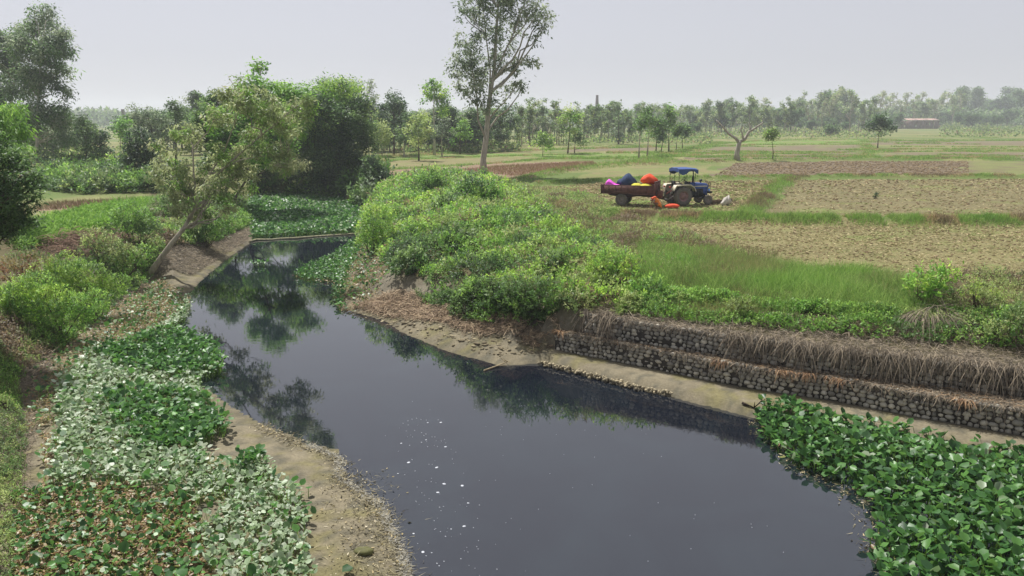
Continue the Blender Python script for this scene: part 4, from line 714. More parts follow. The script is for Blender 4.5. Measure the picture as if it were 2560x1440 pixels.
tag(mb.build('bund_grass', M_grass), 'ragged green and dry grass along the earth bunds between the fields', 'grass', kind='stuff')
mb = MB(); n = 9000; q = scatter(upoly([(1250, 415), (1480, 404), (1500, 418), (1400, 432), (1280, 440), (1150, 425)], FZ), n); grass(mb, q, np.full(n, .4), mixcol([s2l(160, 126, 106)*.85, s2l(144, 116, 94)*.85, s2l(160, 144, 100)*.85], n, .2), .02, .25)
q = scatter(FIELDS[-1][0], 5000); grass(mb, q, np.full(5000, .4), mixcol(P_WEED, 5000, .2), .02, .25)
tag(mb.build('red_weeds', M_dry), 'reddish brown standing weeds in the fallow fields', 'weeds', kind='stuff')
# maize
mb = MB(); P = upoly([(40, 600), (60, 560), (140, 540), (260, 515), (420, 488), (430, 505), (330, 540), (200, 572)], 2.6); q = scatter(P, 1900); qq = np.repeat(q, 8, 0)+rng.normal(0, .03, (1900*8, 2)); n = len(qq); z = H(qq[:, 0], qq[:, 1])+rng.uniform(0, .35, n)
D = np.c_[rng.normal(0, .55, (n, 2)), np.ones(n)]; ribbon(mb, np.c_[qq, z], D, rng.uniform(.5, .95, n), rng.uniform(.05, .08, n), rng.uniform(.3, .9, n), mixcol([s2l(136, 184, 78)*.7, s2l(112, 164, 64)*.65, s2l(158, 198, 96)*.7], n, .15), K=4)
tag(mb.build('maize_crop', M_grass), 'patch of bright green young maize in the left field', 'crop', kind='stuff')
# stubble and clods on the near fields
mb = MB(); n = 60000; q = np.concatenate([scatter(FIELDS[0][0], 46000), scatter(FIELDS[1][0], 20000), scatter(FIELDS[2][0], 16000)]); m = fbm(q[:, 0]*.8, q[:, 1]*.8, 101) > rng.uniform(.2, .55, len(q)); q = q[m]; n = len(q)
sc_ = np.clip(q[:, 1]/40, .8, 2); leafq(mb, np.c_[q, H(q[:, 0], q[:, 1])+rng.uniform(.0, .05, n)], rdir(n, -.1, .35), rdir(n, .3, 1), rng.uniform(.08, .26, n)*sc_, rng.uniform(.02, .05, n)*sc_, mixcol([s2l(196, 180, 136)*.7, s2l(176, 162, 116)*.62, s2l(150, 134, 98)*.58, s2l(134, 122, 86)*.55, s2l(214, 198, 156)*.75, s2l(138, 150, 84)*.6], n, .15))
tag(mb.build('straw_stubble', M_dry), 'straw stubble and dry stalks littering the near fields', 'stubble', kind='stuff')
mb = MB(); q = np.concatenate([scatter(FIELDS[k][0], c) for k, c in ((0, 2500), (1, 1800), (2, 1500), (3, 3000))]); n = len(q); r = rng.uniform(.03, .09, n)*np.clip(q[:, 1]/50, .8, 1.6)
blobs_mesh(mb, np.c_[q, H(q[:, 0], q[:, 1])], np.c_[r*rng.uniform(.8, 1.5, n), r*rng.uniform(.8, 1.5, n), r*.8], mixcol([s2l(150, 130, 98)*.65, s2l(134, 114, 88)*.6, s2l(160, 140, 106)*.65], n, .12))
tag(mb.build('clods', M_gr), 'clods of ploughed earth scattered over the brown fields', 'clods', kind='stuff')
# dry twigs and roots on the banks
def litter(name, poly, zp, n, lab, cols=VC, l=(.12, .45), w=(.008, .02), ht=.15):
    P = hpoly(poly); q = scatter(P, n); z = H(q[:, 0], q[:, 1])+rng.uniform(0, ht, n); mb = MB(); ribbon(mb, np.c_[q, z], rdir(n, -.35, .35), rng.uniform(*l, n), rng.uniform(*w, n), rng.uniform(-.2, .5, n), mixcol(cols, n, .2), K=3, tipw=.4)
    return tag(mb.build(name, M_dry), lab, 'litter', kind='stuff')
litter('dry_roots', [(880, 770), (960, 735), (1050, 735), (1150, 780), (1300, 805), (1400, 800), (1400, 850), (1330, 870), (1200, 840), (1050, 800), (950, 790)], 1., 9000, 'dry roots and twigs on the eroded right bank slope', cols=[s2l(182, 160, 134)*.85, s2l(160, 138, 116)*.8, s2l(136, 118, 100)*.75, s2l(196, 176, 146)*.85], w=(.01, .03))
litter('bank_litter', [(400, 640), (440, 600), (560, 600), (625, 570), (622, 600), (560, 640), (480, 690), (380, 700), (300, 760), (150, 870), (80, 980), (60, 900), (200, 800), (340, 700)], .8, 12000, 'dry twigs and dead stems on the left bank slope', w=(.01, .03))
litter('near_bank_litter', [(40, 900), (130, 880), (110, 1000), (80, 1150), (60, 1500), (20, 1500), (30, 1100)], .3, 5000, 'dry litter at the foot of the near left bank', ht=.08, l=(.08, .3), w=(.006, .014))
mb = MB(); P = hpoly([(880, 785), (960, 745), (1060, 745), (1150, 790), (1300, 820), (1390, 850), (1350, 890), (1240, 895), (1100, 865), (1000, 820)]); q = scatter(P, 1500)[:700]; r = rng.uniform(.015, .1, 700)*rng.uniform(.3, 1, 700)
blobs_mesh(mb, np.c_[q, H(q[:, 0], q[:, 1])], np.c_[r*rng.uniform(.9, 2.4, 700), r, r*.6], mixcol([s2l(176, 164, 134)*.65, s2l(156, 144, 116)*.6, s2l(136, 124, 100)*.55], 700, .15), rng.uniform(0, 3, 700), jit=.4); tag(mb.build('clay_lumps', M_gr), 'broken clay lumps on the eroded right bank', 'clay', kind='stuff')
def shore(px, n, wid, lab, name):
    L = upoly(px, .03); tot = np.linalg.norm(np.diff(L, axis=0), axis=1).sum(); s = rng.uniform(0, tot*.999, n); p, nn, d = polypt(L, s); q = p+nn*(rng.normal(0, 1, n)*wid)[:, None]; mb = MB(); z = np.maximum(H(q[:, 0], q[:, 1]), .0)+rng.uniform(.005, .03, n)
    k = int(n*.7); ribbon(mb, np.c_[q, z][:k], rdir(k, -.05, .25), rng.uniform(.05, .25, k), rng.uniform(.004, .014, k), np.zeros(k), mixcol([s2l(170, 160, 130), s2l(90, 84, 66)*.6, s2l(130, 122, 90), s2l(60, 54, 44)*.5], k, .2), K=2)
    leafq(mb, np.c_[q, z][k:], rdir(n-k, -.1, .3), rdir(n-k, .5, 1), rng.uniform(.03, .11, n-k), rng.uniform(.02, .05, n-k), mixcol([s2l(196, 178, 136)*.8, s2l(150, 138, 100)*.7, s2l(70, 64, 50)*.5, s2l(110, 104, 78)*.6, s2l(200, 190, 164)*.8], n-k, .2))
    return tag(mb.build(name, M_dry), lab, 'debris', kind='stuff')
shore([(640, 1060), (770, 1120), (850, 1150), (850, 1200), (940, 1260), (985, 1360), (1015, 1460)], 2300, .15, 'rotting leaves and scum along the near left water edge', 'shore_debris')
shore([(880, 1180), (900, 1300), (920, 1400), (900, 1500)], 1500, .42, 'scattered dead leaves on the near mud flat', 'mud_debris')
shore([(1890, 1045), (2000, 1170), (2170, 1250), (2180, 1370), (2230, 1450), (2330, 1500)], 900, .2, 'floating scraps along the edge of the right hyacinth mat', 'mat_debris')
o = shore([(770, 1112), (850, 1145), (848, 1195), (950, 1262), (995, 1360), (1025, 1460)], 1500, .06, 'pale scum fringe where the near mud flat meets the water', 'scum_fringe')
o.data.attributes['col'].data.foreach_set('color', np.tile(np.r_[s2l(190, 186, 172)*.7, 1].astype(np.float32), (len(o.data.vertices), 1)).ravel())
# foam flecks
mb = MB(); Lf = upoly([(1035, 1040), (1050, 1120), (1080, 1200), (1100, 1290), (1130, 1380), (1150, 1460)], 0); n = 110; s = rng.uniform(0, np.linalg.norm(np.diff(Lf, axis=0), axis=1).sum()*.999, n); p, nn, d = polypt(Lf, s); q = p+nn*(rng.normal(0, .5, n))[:, None]
r = rng.uniform(.005, .014, n)*(1+2.2*(rng.uniform(0, 1, n) < .15)); q2 = scatter(upoly([(980, 1000), (1500, 1000), (1900, 1250), (2100, 1440), (1100, 1440)], 0), 60); q = np.concatenate([q, q2]); r = np.r_[r, rng.uniform(.004, .009, 60)]; n = len(q)
blobs_mesh(mb, np.c_[q, np.full(n, .002)], np.c_[r*1.3, r, np.full(n, .006)], np.tile(s2l(205, 208, 214)*.7, (n, 1)), rng.uniform(0, 3, n)); tag(mb.build('foam_flecks', M_plain), 'white foam flecks drifting on the dark water', 'foam', kind='stuff')
# ---------------------------------------------------------------- far trees: one of each kind, then copies
def proto(kind, h):
    rr = rng.uniform
    if kind == 'spindly':      # thin plantation tree, tufts up a bare pole
        tr = [(0, 0, -.3), (rr(-.2, .2), 0, h*.4), (rr(-.4, .4), rr(-.2, .2), h*.75), (rr(-.4, .4), 0, h)]; bl = [(rr(-.7, .7), rr(-.7, .7), h*z, rr(.6, 1.1)) for z in np.linspace(.3, 1.02, 9)]
        return build_tree('slender_tree', (0, 0, 0), tr, .14, bl, 34, .55, 22, .55, .3, .2, P_MID+P_EUC+P_OLI, BK2, nlimb=6, thin=1.6)
    if kind == 'bare':         # thin tree with bare ascending branches
        tr = [(0, 0, -.3), (rr(-.2, .2), 0, h*.5), (rr(-.4, .4), 0, h*.98)]; bl = [(rr(-1.7, 1.7), rr(-1.7, 1.7), h*z, rr(.7, 1.2)) for z in np.linspace(.5, 1.0, 8)]
        return build_tree('bare_topped_tree', (0, 0, 0), tr, .17, bl, 44, .6, 15, .55, .3, .2, P_PAL+P_OLI+P_MID, BK1*.9, nlimb=16, thin=2.2, lift=1.5)
    if kind == 'airy':
        tr = [(0, 0, -.3), (rr(-.3, .3), 0, h*.4), (rr(-.6, .6), 0, h*.9)]; bl = [(rr(-2, 2), rr(-2, 2), h*z, rr(1.1, 1.7)) for z in np.linspace(.42, .98, 10)]
        return build_tree('airy_tree', (0, 0, 0), tr, .2, bl, 60, .9, 34, .62, .36, .3, P_EUC+P_OLI+P_MID, BK1*.9, nlimb=14, thin=1.6, lift=1.2)
    if kind == 'broad':
        tr = [(0, 0, -.3), (rr(-.2, .2), 0, h*.4), (0, 0, h*.7)]; bl = [(rr(-.28, .28)*h, rr(-.28, .28)*h, h*rr(.4, .8), h*rr(.16, .24)) for _ in range(9)]
        return build_tree('broad_tree', (0, 0, 0), tr, .26, bl, 100, 1.1, 40, .65, .42, .2, P_MID+P_DRK, BK2*.7, nlimb=9, thin=1.4)
    if kind == 'tall':
        tr = [(0, 0, -.3), (rr(-.2, .2), 0, h*.4), (0, 0, h*.9)]; bl = [(rr(-.13, .13)*h, rr(-.13, .13)*h, h*z, h*rr(.1, .16)) for z in np.linspace(.3, .93, 10)]
        return build_tree('tall_leafy_tree', (0, 0, 0), tr, .26, bl, 110, 1.05, 40, .65, .38, .4, P_EUC+P_MID, BK1*.8, nlimb=9, thin=1.4)
PR = {k: [proto(k, 12.) for _ in range(nn)] for k, nn in (('spindly', 4), ('bare', 4), ('airy', 4), ('broad', 3), ('tall', 3))}
used = set()
def place(kind, u, v, top, label, group, jit=0):
    T = PR[kind][rng.integers(len(PR[kind]))]; p = hit(u, v); hgt = (v-top)*p[1]/FPX
    if id(T) in used: T = copy_tree(T)
    used.add(id(T)); T.location = (p[0], p[1], p[2]); s = hgt/12.; T.scale = (s*rng.uniform(.85, 1.2),)*2+(s,); T.rotation_euler = (0, 0, rng.uniform(0, 6.28)); tag(T, label, 'tree', group)
_seen = {}
def row(kinds, u0, u1, n, v0, v1, t0, t1, label, group):
    for i in range(n):
        u = u0+(u1-u0)*(i+rng.uniform(.1, .9))/n; v = rng.uniform(v0, v1); k = kinds[rng.integers(len(kinds))]
        place(k, u, v, rng.uniform(t0, t1), KL[k]+' '+label, group+', '+KN[k])
KL = {'spindly': 'thin pole like tree', 'bare': 'sparse bare topped tree', 'airy': 'airy grey green tree', 'broad': 'broad dark tree', 'tall': 'tall full leafed tree'}
KN = {'spindly': 'pole trees', 'bare': 'bare topped trees', 'airy': 'airy trees', 'broad': 'broad trees', 'tall': 'tall leafy trees'}
row(['spindly', 'spindly', 'bare'], 1290, 1420, 20, 352, 366, 252, 300, 'in the plantation between the giant eucalyptus and the kiln chimney', 'plantation left of the chimney')
row(['spindly', 'spindly', 'airy'], 1440, 1580, 20, 344, 356, 262, 300, 'in the plantation around the foot of the kiln chimney', 'plantation at the chimney')
row(['bare', 'airy', 'airy'], 1580, 1760, 17, 326, 336, 262, 290, 'in the far tree line behind the slender tree row', 'far tree line, middle')
row(['broad', 'airy', 'bare', 'airy'], 1760, 1990, 26, 324, 336, 250, 285, 'in the far tree line behind the lopped tree', 'far tree line behind the lopped tree')
row(['bare', 'airy', 'spindly', 'bare'], 1980, 2200, 26, 320, 330, 228, 262, 'in the far tree line left of the ruined brick building', 'far tree line left of the ruin')
row(['bare', 'airy', 'bare'], 2200, 2400, 24, 315, 321, 228, 262, 'in the far tree line behind the ruined brick building', 'far tree line behind the ruin')
row(['broad', 'tall', 'tall'], 2370, 2620, 22, 312, 318, 222, 262, 'in the dense wood at the far right', 'dense wood at far right')
row(['broad'], 2360, 2520, 8, 318, 323, 268, 285, 'low in front of the dense wood at the far right', 'low trees before the far right wood')
row(['broad'], 1960, 2130, 6, 326, 332, 294, 302, 'squat at the foot of the far tree line', 'squat trees at the foot of the far line')
row(['broad'], 1290, 1760, 16, 338, 350, 300, 318, 'low in the undergrowth of the chimney plantation', 'low trees in the chimney plantation')
row(['broad', 'tall'], 1760, 2240, 20, 322, 330, 268, 296, 'in the dense lower storey of the far tree line', 'lower storey of the far tree line')
row(['broad', 'tall', 'airy'], 925, 1200, 30, 372, 382, 262, 315, 'in the back of the grove right of the bamboo', 'grove right of the bamboo')
row(['airy', 'spindly'], 1130, 1300, 16, 365, 376, 285, 320, 'in the thin wood behind the giant eucalyptus trunk', 'thin wood behind the eucalyptus')
row(['broad', 'tall'], 470, 800, 14, 375, 395, 235, 300, 'in the wood behind the leaning tree and bamboo', 'wood behind the leaning tree')
row(['broad', 'tall'], -60, 200, 12, 385, 400, 300, 345, 'in the wood below the left eucalyptuses', 'wood at far left')
row(['tall', 'broad'], 325, 480, 8, 372, 385, 262, 300, 'in the wood left of the leaning tree', 'wood left of the leaning tree')
row(['tall'], 195, 228, 2, 375, 380, 288, 300, 'above the mid green tree beyond the left field', 'trees beyond the left field')
# distant wood and scrub: uncountable
def woodmass(name, u0, u1, y, top, n, L, pal, label, base=None, thick=60):
    mb = MB(); q = rng.uniform(0, 1, n); x = (u0+(u1-u0)*q-1280)/FPX*y/math.cos(PITCH)*.97; yy = y+rng.uniform(0, thick, n); ztop = at_depth(1280, top, y)[2]; prof = .45+.75*fbm(x/22, x*0, 111, 4)
    z = FZ+(ztop-FZ)*prof*rng.uniform(0, 1, n)**.7; leafq(mb, np.c_[x, yy, z], rdir(n), rdir(n), np.full(n, L)*rng.uniform(.6, 1.4, n), np.full(n, L*.6), mixcol(pal, n, .2)); return tag(mb.build(name, M_leaf), label, 'wood', kind='stuff')
woodmass('distant_wood', -200, 2800, 620, 268, 26000, 3.4, P_MID+P_EUC, 'far off wood fading into haze along the horizon')
woodmass('distant_tree_line', -400, 2900, 980, 276, 16000, 5., P_MID, 'farthest bluish tree line on the horizon', thick=100)
mb = MB()
for u0, u1, v0, v1, n, hh in ((900, 1300, 372, 384, 5200, 1.6), (1290, 1780, 344, 362, 4200, 1.2), (1700, 2600, 318, 332, 6500, 1.8), (1740, 2200, 332, 348, 3000, 1.), (2200, 2600, 322, 345, 3500, .9), (0, 420, 395, 425, 3500, 2.)):
    P = upoly([(u0, v1), (u1, v1), (u1, v0), (u0, v0)], FZ); q = scatter(P, n); m = (fbm(q[:, 0]*.12, q[:, 1]*.05, 121) > .42) & ~((q[:, 0] > unp(2225, 322, FZ)[0]*q[:, 1]/unp(2225, 322, FZ)[1]) & (q[:, 0] < unp(2350, 322, FZ)[0]*q[:, 1]/unp(2350, 322, FZ)[1]) & (q[:, 1] > 250)); q = q[m]; n = len(q); s = q[:, 1]/200
    c = fbm(q[:, 0]*.15, q[:, 1]*.06, 123)[:, None]; leafq(mb, np.c_[q, FZ+rng.uniform(0, 1, n)**.8*hh*(.4+c[:, 0])], rdir(n, -.2, 1), rdir(n), .5*s*rng.uniform(.6, 1.4, n)+.2, .3*s+.1, mixcol(P_MID+P_OLI+P_WEED[:1], n, .2))
tag(mb.build('far_scrub', M_leaf), 'scrub and low bushes along the foot of the far tree lines', 'scrub', kind='stuff')
for u, v, w_, h_, lb in ((2380, 326, 40, 17, 'rounded grey green bush clump right of the ruined brick building'), (2455, 330, 26, 14, 'smaller pale bush at the far right beyond the fields')):
    bush('far_bush', lb, 'bush', (u, v), [(u-w_*.3, v-6, 9), (u, v-7, 10), (u+w_*.3, v-6, 9)], P_OLI+P_EUC, .7, .35, .5, dy=2)
# ---------------------------------------------------------------- kiln chimneys and the ruin
def lathe(mb, prof, sides=20, c=(.5, .5, .5), axis='z', M=None, phase=0.):
    th = np.arange(sides)*2*math.pi/sides+phase; prof = np.array(prof, float); V = []
    for r, z in prof: V.append(np.c_[r*np.cos(th), r*np.sin(th), np.full(sides, z)])
    V = np.concatenate(V)
    if axis == 'y': V = V[:, [0, 2, 1]]*np.array([1, 1, 1])
    if axis == 'x': V = V[:, [2, 0, 1]]
    if M is not None: V = V+np.array(M)
    F = [(i*sides+k, i*sides+(k+1) % sides, (i+1)*sides+(k+1) % sides, (i+1)*sides+k) for i in range(len(prof)-1) for k in range(sides)]
    cc = np.repeat(np.array(c, float).reshape(-1, 3), sides, 0) if np.ndim(c) == 2 else c
    mb.add(V, F, cc)
def chimney(u, top, D, rb, rt, label):
    z1 = at_depth(u, top, D)[2]; x = at_depth(u, top, D)[0]; T = empty('kiln_chimney', (x, D, FZ)); tag(T, label, 'chimney'); h = z1-FZ; c = s2l(120, 98, 90)*.5
    mb = MB(); lathe(mb, [(rb*1.25, -.5), (rb*1.25, 3), (rb, 3.4), (rt, h)], 8, c); mb.build('shaft', M_brick, T); mb = MB()
    for f in (.35, .62, .985): r = rb+(rt-rb)*f; lathe(mb, [(r*.9, h*f-.3), (r*1.09, h*f-.25), (r*1.09, h*f+.35), (r*.8, h*f+.4)], 8, c*1.1)
    mb.build('band', M_brick, T)
chimney(1493, 238, 560, 1.8, .85, 'tall tapering brick kiln chimney standing on the horizon')
chimney(307, 274, 420, 1.1, .85, 'distant dark kiln chimney just showing beside the left broad trees')
P0 = hit(2290, 322); P1 = hit(2242, 322); P2 = hit(2338, 321); D = P0[1]; ln = (2340-2240)*D/FPX; T = empty('ruined_building', (P0[0]-ln/2, D, FZ), R(-6)); tag(T, 'long low ruined brick building with broken window holes and pale roof edge', 'building')
hh = 20*D/FPX; mb = MB(); cuts = sorted([.05, .075, .10, .12, .19, .225, .43, .49, .565, .60, .70, .735, .77, .80, .845, .90]); xs = [0]+cuts+[1]
holes = {1: (.2, .42), 3: (.2, .42), 5: (.2, .4), 7: (.22, .5), 9: (.25, .42), 11: (.38, .62), 13: (.45, .8), 15: (.18, .85)}
c = s2l(128, 104, 96)*.75
for i in range(len(xs)-1):
    a, b = xs[i]*ln, xs[i+1]*ln
    if i in holes: z0, z1 = holes[i]; box(mb, (a, 0, -.3), (b, .35, hh*z0), c); box(mb, (a, 0, hh*z1), (b, .35, hh*(.94+.02*xs[i])), c)
    else: box(mb, (a, 0, -.3), (b, .35, hh*(.94+.02*xs[i])), c)
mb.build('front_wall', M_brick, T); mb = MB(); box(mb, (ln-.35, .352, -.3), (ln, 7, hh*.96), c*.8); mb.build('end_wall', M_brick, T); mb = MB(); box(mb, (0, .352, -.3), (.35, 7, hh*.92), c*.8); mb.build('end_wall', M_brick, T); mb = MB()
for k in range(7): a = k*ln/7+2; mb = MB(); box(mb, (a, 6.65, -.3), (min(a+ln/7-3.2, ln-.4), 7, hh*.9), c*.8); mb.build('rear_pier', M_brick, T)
mb = MB(); 
for k in range(3): V = np.array([(ln*(.27+.243*k), -.5, hh*1.0+.04*k), (ln*(.27+.243*(k+1))+(.1 if k < 2 else .4), -.5, hh*1.0+.04*k), (ln*(.27+.243*(k+1))+.1, 7.3, hh*1.2), (ln*(.27+.243*k), 7.3, hh*1.2)]); mb.add(np.concatenate([V, V+np.array([0, 0, .18])]), [(3, 2, 1, 0), (4, 5, 6, 7), (0, 1, 5, 4), (1, 2, 6, 5), (2, 3, 7, 6), (3, 0, 4, 7)], s2l(190, 160, 150)*.8)
mb.build('roof', M_brick, T)
P0 = hit(2450, 319); s = P0[1]/FPX; T = empty('shed', tuple(P0)); tag(T, 'dark open shed hidden under the trees at the far right', 'shed'); mb = MB(); box(mb, (-16*s*2, 0, 14*s), (18*s*2, 8, 16*s), s2l(90, 84, 84)*.5); mb.build('roof', M_brick, T); mb = MB()
for k in range(6): box(mb, (-30*s+k*12*s, .3, -.3), (-30*s+k*12*s+.4, .7, 14*s-.01), s2l(90, 84, 80)*.5)
box(mb, (-30*s, 7, -.3), (34*s, 7.4, 14*s-.01), s2l(84, 78, 76)*.5); mb.build('posts', M_brick, T)
# ---------------------------------------------------------------- tractor
def wheel(parent, name, x, y, r, wd, lugs, rimc, tc=s2l(120, 114, 108)*.7, lab=None):
    W = empty(name, (x, y, r)); W.parent = parent; 
    if lab: W['label'] = lab
    ri = r*.52; mb = MB(); h = wd/2
    lathe(mb, [(ri, -h*.8), (r*.8, -h), (r*.94, -h*.85), (r*.97, -h*.4), (r*.97, h*.4), (r*.94, h*.85), (r*.8, h), (ri, h*.8), (ri, -h*.8)], 32, tc, 'y')
    for k in range(lugs):
        for sgn in (-1, 1):
            a = 2*math.pi*(k+.5*(sgn > 0))/lugs; R3 = Matrix.Rotation(-a, 4, 'Y')@Matrix.Translation((r*.965, sgn*h*.48, 0))@Matrix.Rotation(sgn*.7, 4, 'X'); box(mb, (-r*.03, -h*.5, -r*.035), (r*.045, h*.5, r*.035), tc*.85, M=R3)
    mb.build('tyre', M_rub, W)
    mb = MB(); lathe(mb, [(ri*1.03, -h*.82), (ri*.95, -h*.78), (ri*.9, -h*.3), (ri*.6, -h*.25), (ri*.55, -h*.42), (0.01, -h*.45)], 24, rimc, 'y'); lathe(mb, [(ri*1.03, h*.82), (ri*.95, h*.78), (ri*.9, h*.3), (.01, h*.3)], 24, rimc, 'y')
    for k in range(8): a = k*math.pi/4; lathe(mb, [(.018, -h*.34), (.018, -h*.25)], 6, rimc*.6, 'y', M=(ri*.75*math.cos(a), 0, ri*.75*math.sin(a)))
    mb.build('rim', M_rust, W); return W
BLUE = s2l(58, 84, 148)*.85; BLK = s2l(44, 46, 48)*.6; CRM = s2l(222, 212, 186)*.85; PNK = s2l(150, 118, 116)*.75
def rigbase(u, v, a, yn):
    c = hit(u, v); return np.array([c[0]-math.sin(a)*yn, c[1]+math.cos(a)*yn, c[2]])
A1 = R(17); B1 = rigbase(1706, 515, A1, .75); TR = empty('tractor', tuple(B1), A1); tag(TR, 'blue farm tractor with cream mudguards and blue cloth canopy parked in the field', 'tractor')
wheel(TR, 'rear_wheel', 0, -.75, .68, .34, 14, PNK); wheel(TR, 'rear_wheel', 0, .75, .68, .34, 14, PNK); wheel(TR, 'front_wheel', 2.05, -.66, .36, .17, 0, s2l(140, 128, 124)*.7); wheel(TR, 'front_wheel', 2.05, .66, .36, .17, 0, s2l(140, 128, 124)*.7)
mb = MB(); prism(mb, [(-.25, .55), (.7, .5), (1.9, .52), (2.1, .6), (2.1, 1.1), (.8, 1.15), (.3, 1.2), (-.3, 1.1)], -.2, .2, BLK); box(mb, (.8, -.3, .62), (1.85, -.205, 1.12), BLK*1.3); box(mb, (.8, .205, .62), (1.85, .3, 1.12), BLK*1.3)
for k in range(4): box(mb, (.9+.24*k, -.34, .68), (1.04+.24*k, -.302, 1.02), BLK*1.8)
lathe(mb, [(.05, -.72), (.09, -.7), (.12, -.2), (.12, .2), (.09, .7), (.05, .72)], 10, BLK, 'y', M=(0, 0, .68)); lathe(mb, [(.04, -.6), (.06, 0), (.04, .6)], 8, BLK*1.5, 'y', M=(2.05, 0, .42)); box(mb, (1.95, -.1, .44), (2.15, .1, .62), BLK); mb.build('chassis', M_rust, TR)
mb = MB(); prof = [(-.3, 1.14), (-.31, 1.42), (-.22, 1.55), (.22, 1.55), (.31, 1.42), (.3, 1.14)]
V = []; 
for x, sx, dz in ((.75, 1., .03), (1.5, .98, 0), (2.1, .9, -.05), (2.28, .82, -.14)): V += [(x, y*sx, (z+dz if z > 1.2 else z)) for y, z in prof]
F = [(i*6+k, i*6+k+1, (i+1)*6+k+1, (i+1)*6+k) for i in range(3) for k in range(5)]; mb.add(V, F, BLUE); n0 = mb.n-24; mb.F4.append(np.array([(18, 19, 20, 23), (20, 21, 22, 23), (3, 2, 1, 0), (5, 4, 3, 0)])+n0); box(mb, (2.0, -.24, .66), (2.24, .24, 1.14), BLUE*.9); box(mb, (1.84, -.26, .78), (1.99, .26, 1.13), BLUE); H1 = mb.build('bonnet', M_paint, TR)
mb = MB(); box(mb, (.85, -.325, 1.28), (2.15, -.312, 1.33), CRM); box(mb, (.85, .312, 1.28), (2.15, .325, 1.33), CRM); mb.build('side_stripe', M_paint, H1)
mb = MB(); 
for k in range(7): box(mb, (2.24, -.2, .72+.06*k), (2.262, .2, .745+.06*k), BLK)
mb.build('grille', M_rust, H1)
for sy in (-1, 1):
    mb = MB(); out = [(-.86, 1.12), (-.62, 1.46), (.5, 1.5), (.78, 1.32), (.95, 1.02)]; inn = [(.91, 1.0), (.75, 1.27), (.48, 1.44), (-.6, 1.40), (-.8, 1.10)]
    y0, y1 = (-.95, -.5) if sy < 0 else (.5, .95); prism(mb, out+inn, y0, y1, CRM)
    ys = (-.498, -.47) if sy < 0 else (.47, .498); prism(mb, [(-.62, 1.45), (.5, 1.49), (.8, 1.25), (.6, .9), (-.2, .75), (-.75, 1.1)], ys[0], ys[1], CRM*.7); mb.build('mudguard', M_paint, TR)
for sy in (-1, 1):
    mb = MB(); lathe(mb, [(.01, -.05), (.07, -.05), (.07, .03), (.01, .05)], 10, s2l(170, 60, 50), 'x', M=(-.85, sy*.42, 1.3)); mb.build('tail_lamp', M_paint, TR); mb = MB(); lathe(mb, [(.01, -.08), (.09, -.04), (.1, .03), (.01, .04)], 12, s2l(110, 150, 220), 'x', M=(2.32, sy*.3, 1.0)); mb.build('headlight', M_plain, TR)
mb = MB(); prism(mb, [(-.35, 1.2), (.1, 1.2), (.12, 1.3), (-.28, 1.32), (-.36, 1.72), (-.44, 1.7)], -.24, .24, BLK); mb.build('seat', M_rub, TR)
mb = MB(); add_tube(mb, [(.78, 0, 1.5), (.45, 0, 1.78)], .03, 6, BLK); a = np.linspace(0, 2*math.pi, 17); add_tube(mb, np.c_[.44+.1*np.sin(a), .2*np.cos(a), 1.78+.16*np.sin(a)*.9], .018, 6, BLK)
for k in range(3): t = k*2.1; add_tube(mb, [(.44, 0, 1.78), (.44+.1*math.sin(t), .2*math.cos(t), 1.78+.145*math.sin(t))], .012, 4, BLK)
mb.build('steering_wheel', M_rub, TR)
mb = MB(); box(mb, (.66, -.3, 1.3), (.8, .3, 1.62), BLK); box(mb, (.3, -.48, .62), (.72, .48, .66), BLK); mb.build('dashboard', M_rust, TR)
mb = MB(); lathe(mb, [(.04, 1.5), (.075, 1.55), (.075, 1.98), (.035, 2.03), (.035, 2.35)], 10, BLK, M=(1.1, -.12, 0)); add_tube(mb, [(1.1, -.12, 2.33), (1.12, -.12, 2.44), (1.2, -.12, 2.56)], .035, 8, BLK); mb.build('exhaust', M_rust, TR)
mb = MB(); lathe(mb, [(.04, 1.5), (.04, 1.62), (.1, 1.63), (.11, 1.74), (.05, 1.79), (.01, 1.79)], 12, BLK*1.5, M=(1.8, 0, 0)); mb.build('air_cleaner', M_paint, TR)
fr = MB()
def bar(a, b, r=.018, c=BLK): add_tube(fr, [a, b], r, 5, c)
for sy in (-.66, .66):
    bar((-.3, sy, 1.5), (-.3, sy, 2.5)); bar((1.0, sy*.75, 1.3), (1.0, sy, 2.44)); bar((-.3, sy, 2.1), (.15, sy, 2.48), .012); bar((1., sy, 2.1), (.6, sy, 2.48), .012); bar((-.3, sy, 2.5), (1.05, sy, 2.5)); bar((-.3, sy, 1.62), (.5, sy, 1.62)); bar((-.3, sy, 1.62), (.2, sy, 2.1), .012)
for z in (2.5, 1.56): bar((-.3, -.66, z), (-.3, .66, z))
bar((-.3, -.66, 2.1), (-.3, -.2, 2.5), .012); bar((-.3, .66, 2.1), (-.3, .2, 2.5), .012); bar((-.3, 0, 1.56), (-.3, 0, 2.5), .012); bar((1.05, -.66, 2.5), (1.05, .66, 2.44)); fr.build('canopy_frame', M_rust, TR)
mb = MB(); nx_, ny_ = 14, 12; xs = np.linspace(-.36, 1.15, nx_); ys = np.linspace(-.72, .72, ny_); V = [(x, y, 2.56-.03*math.cos(y*9)*(1 if abs(y) < .6 else 0)-.05*max(0, x-.7)/.4+.06*(1-(y/.72)**2)) for x in xs for y in ys]
F = [(i*ny_+j, (i+1)*ny_+j, (i+1)*ny_+j+1, i*ny_+j+1) for i in range(nx_-1) for j in range(ny_-1)]; CAN = s2l(70, 92, 146)*.85; mb.add(V, F, CAN)
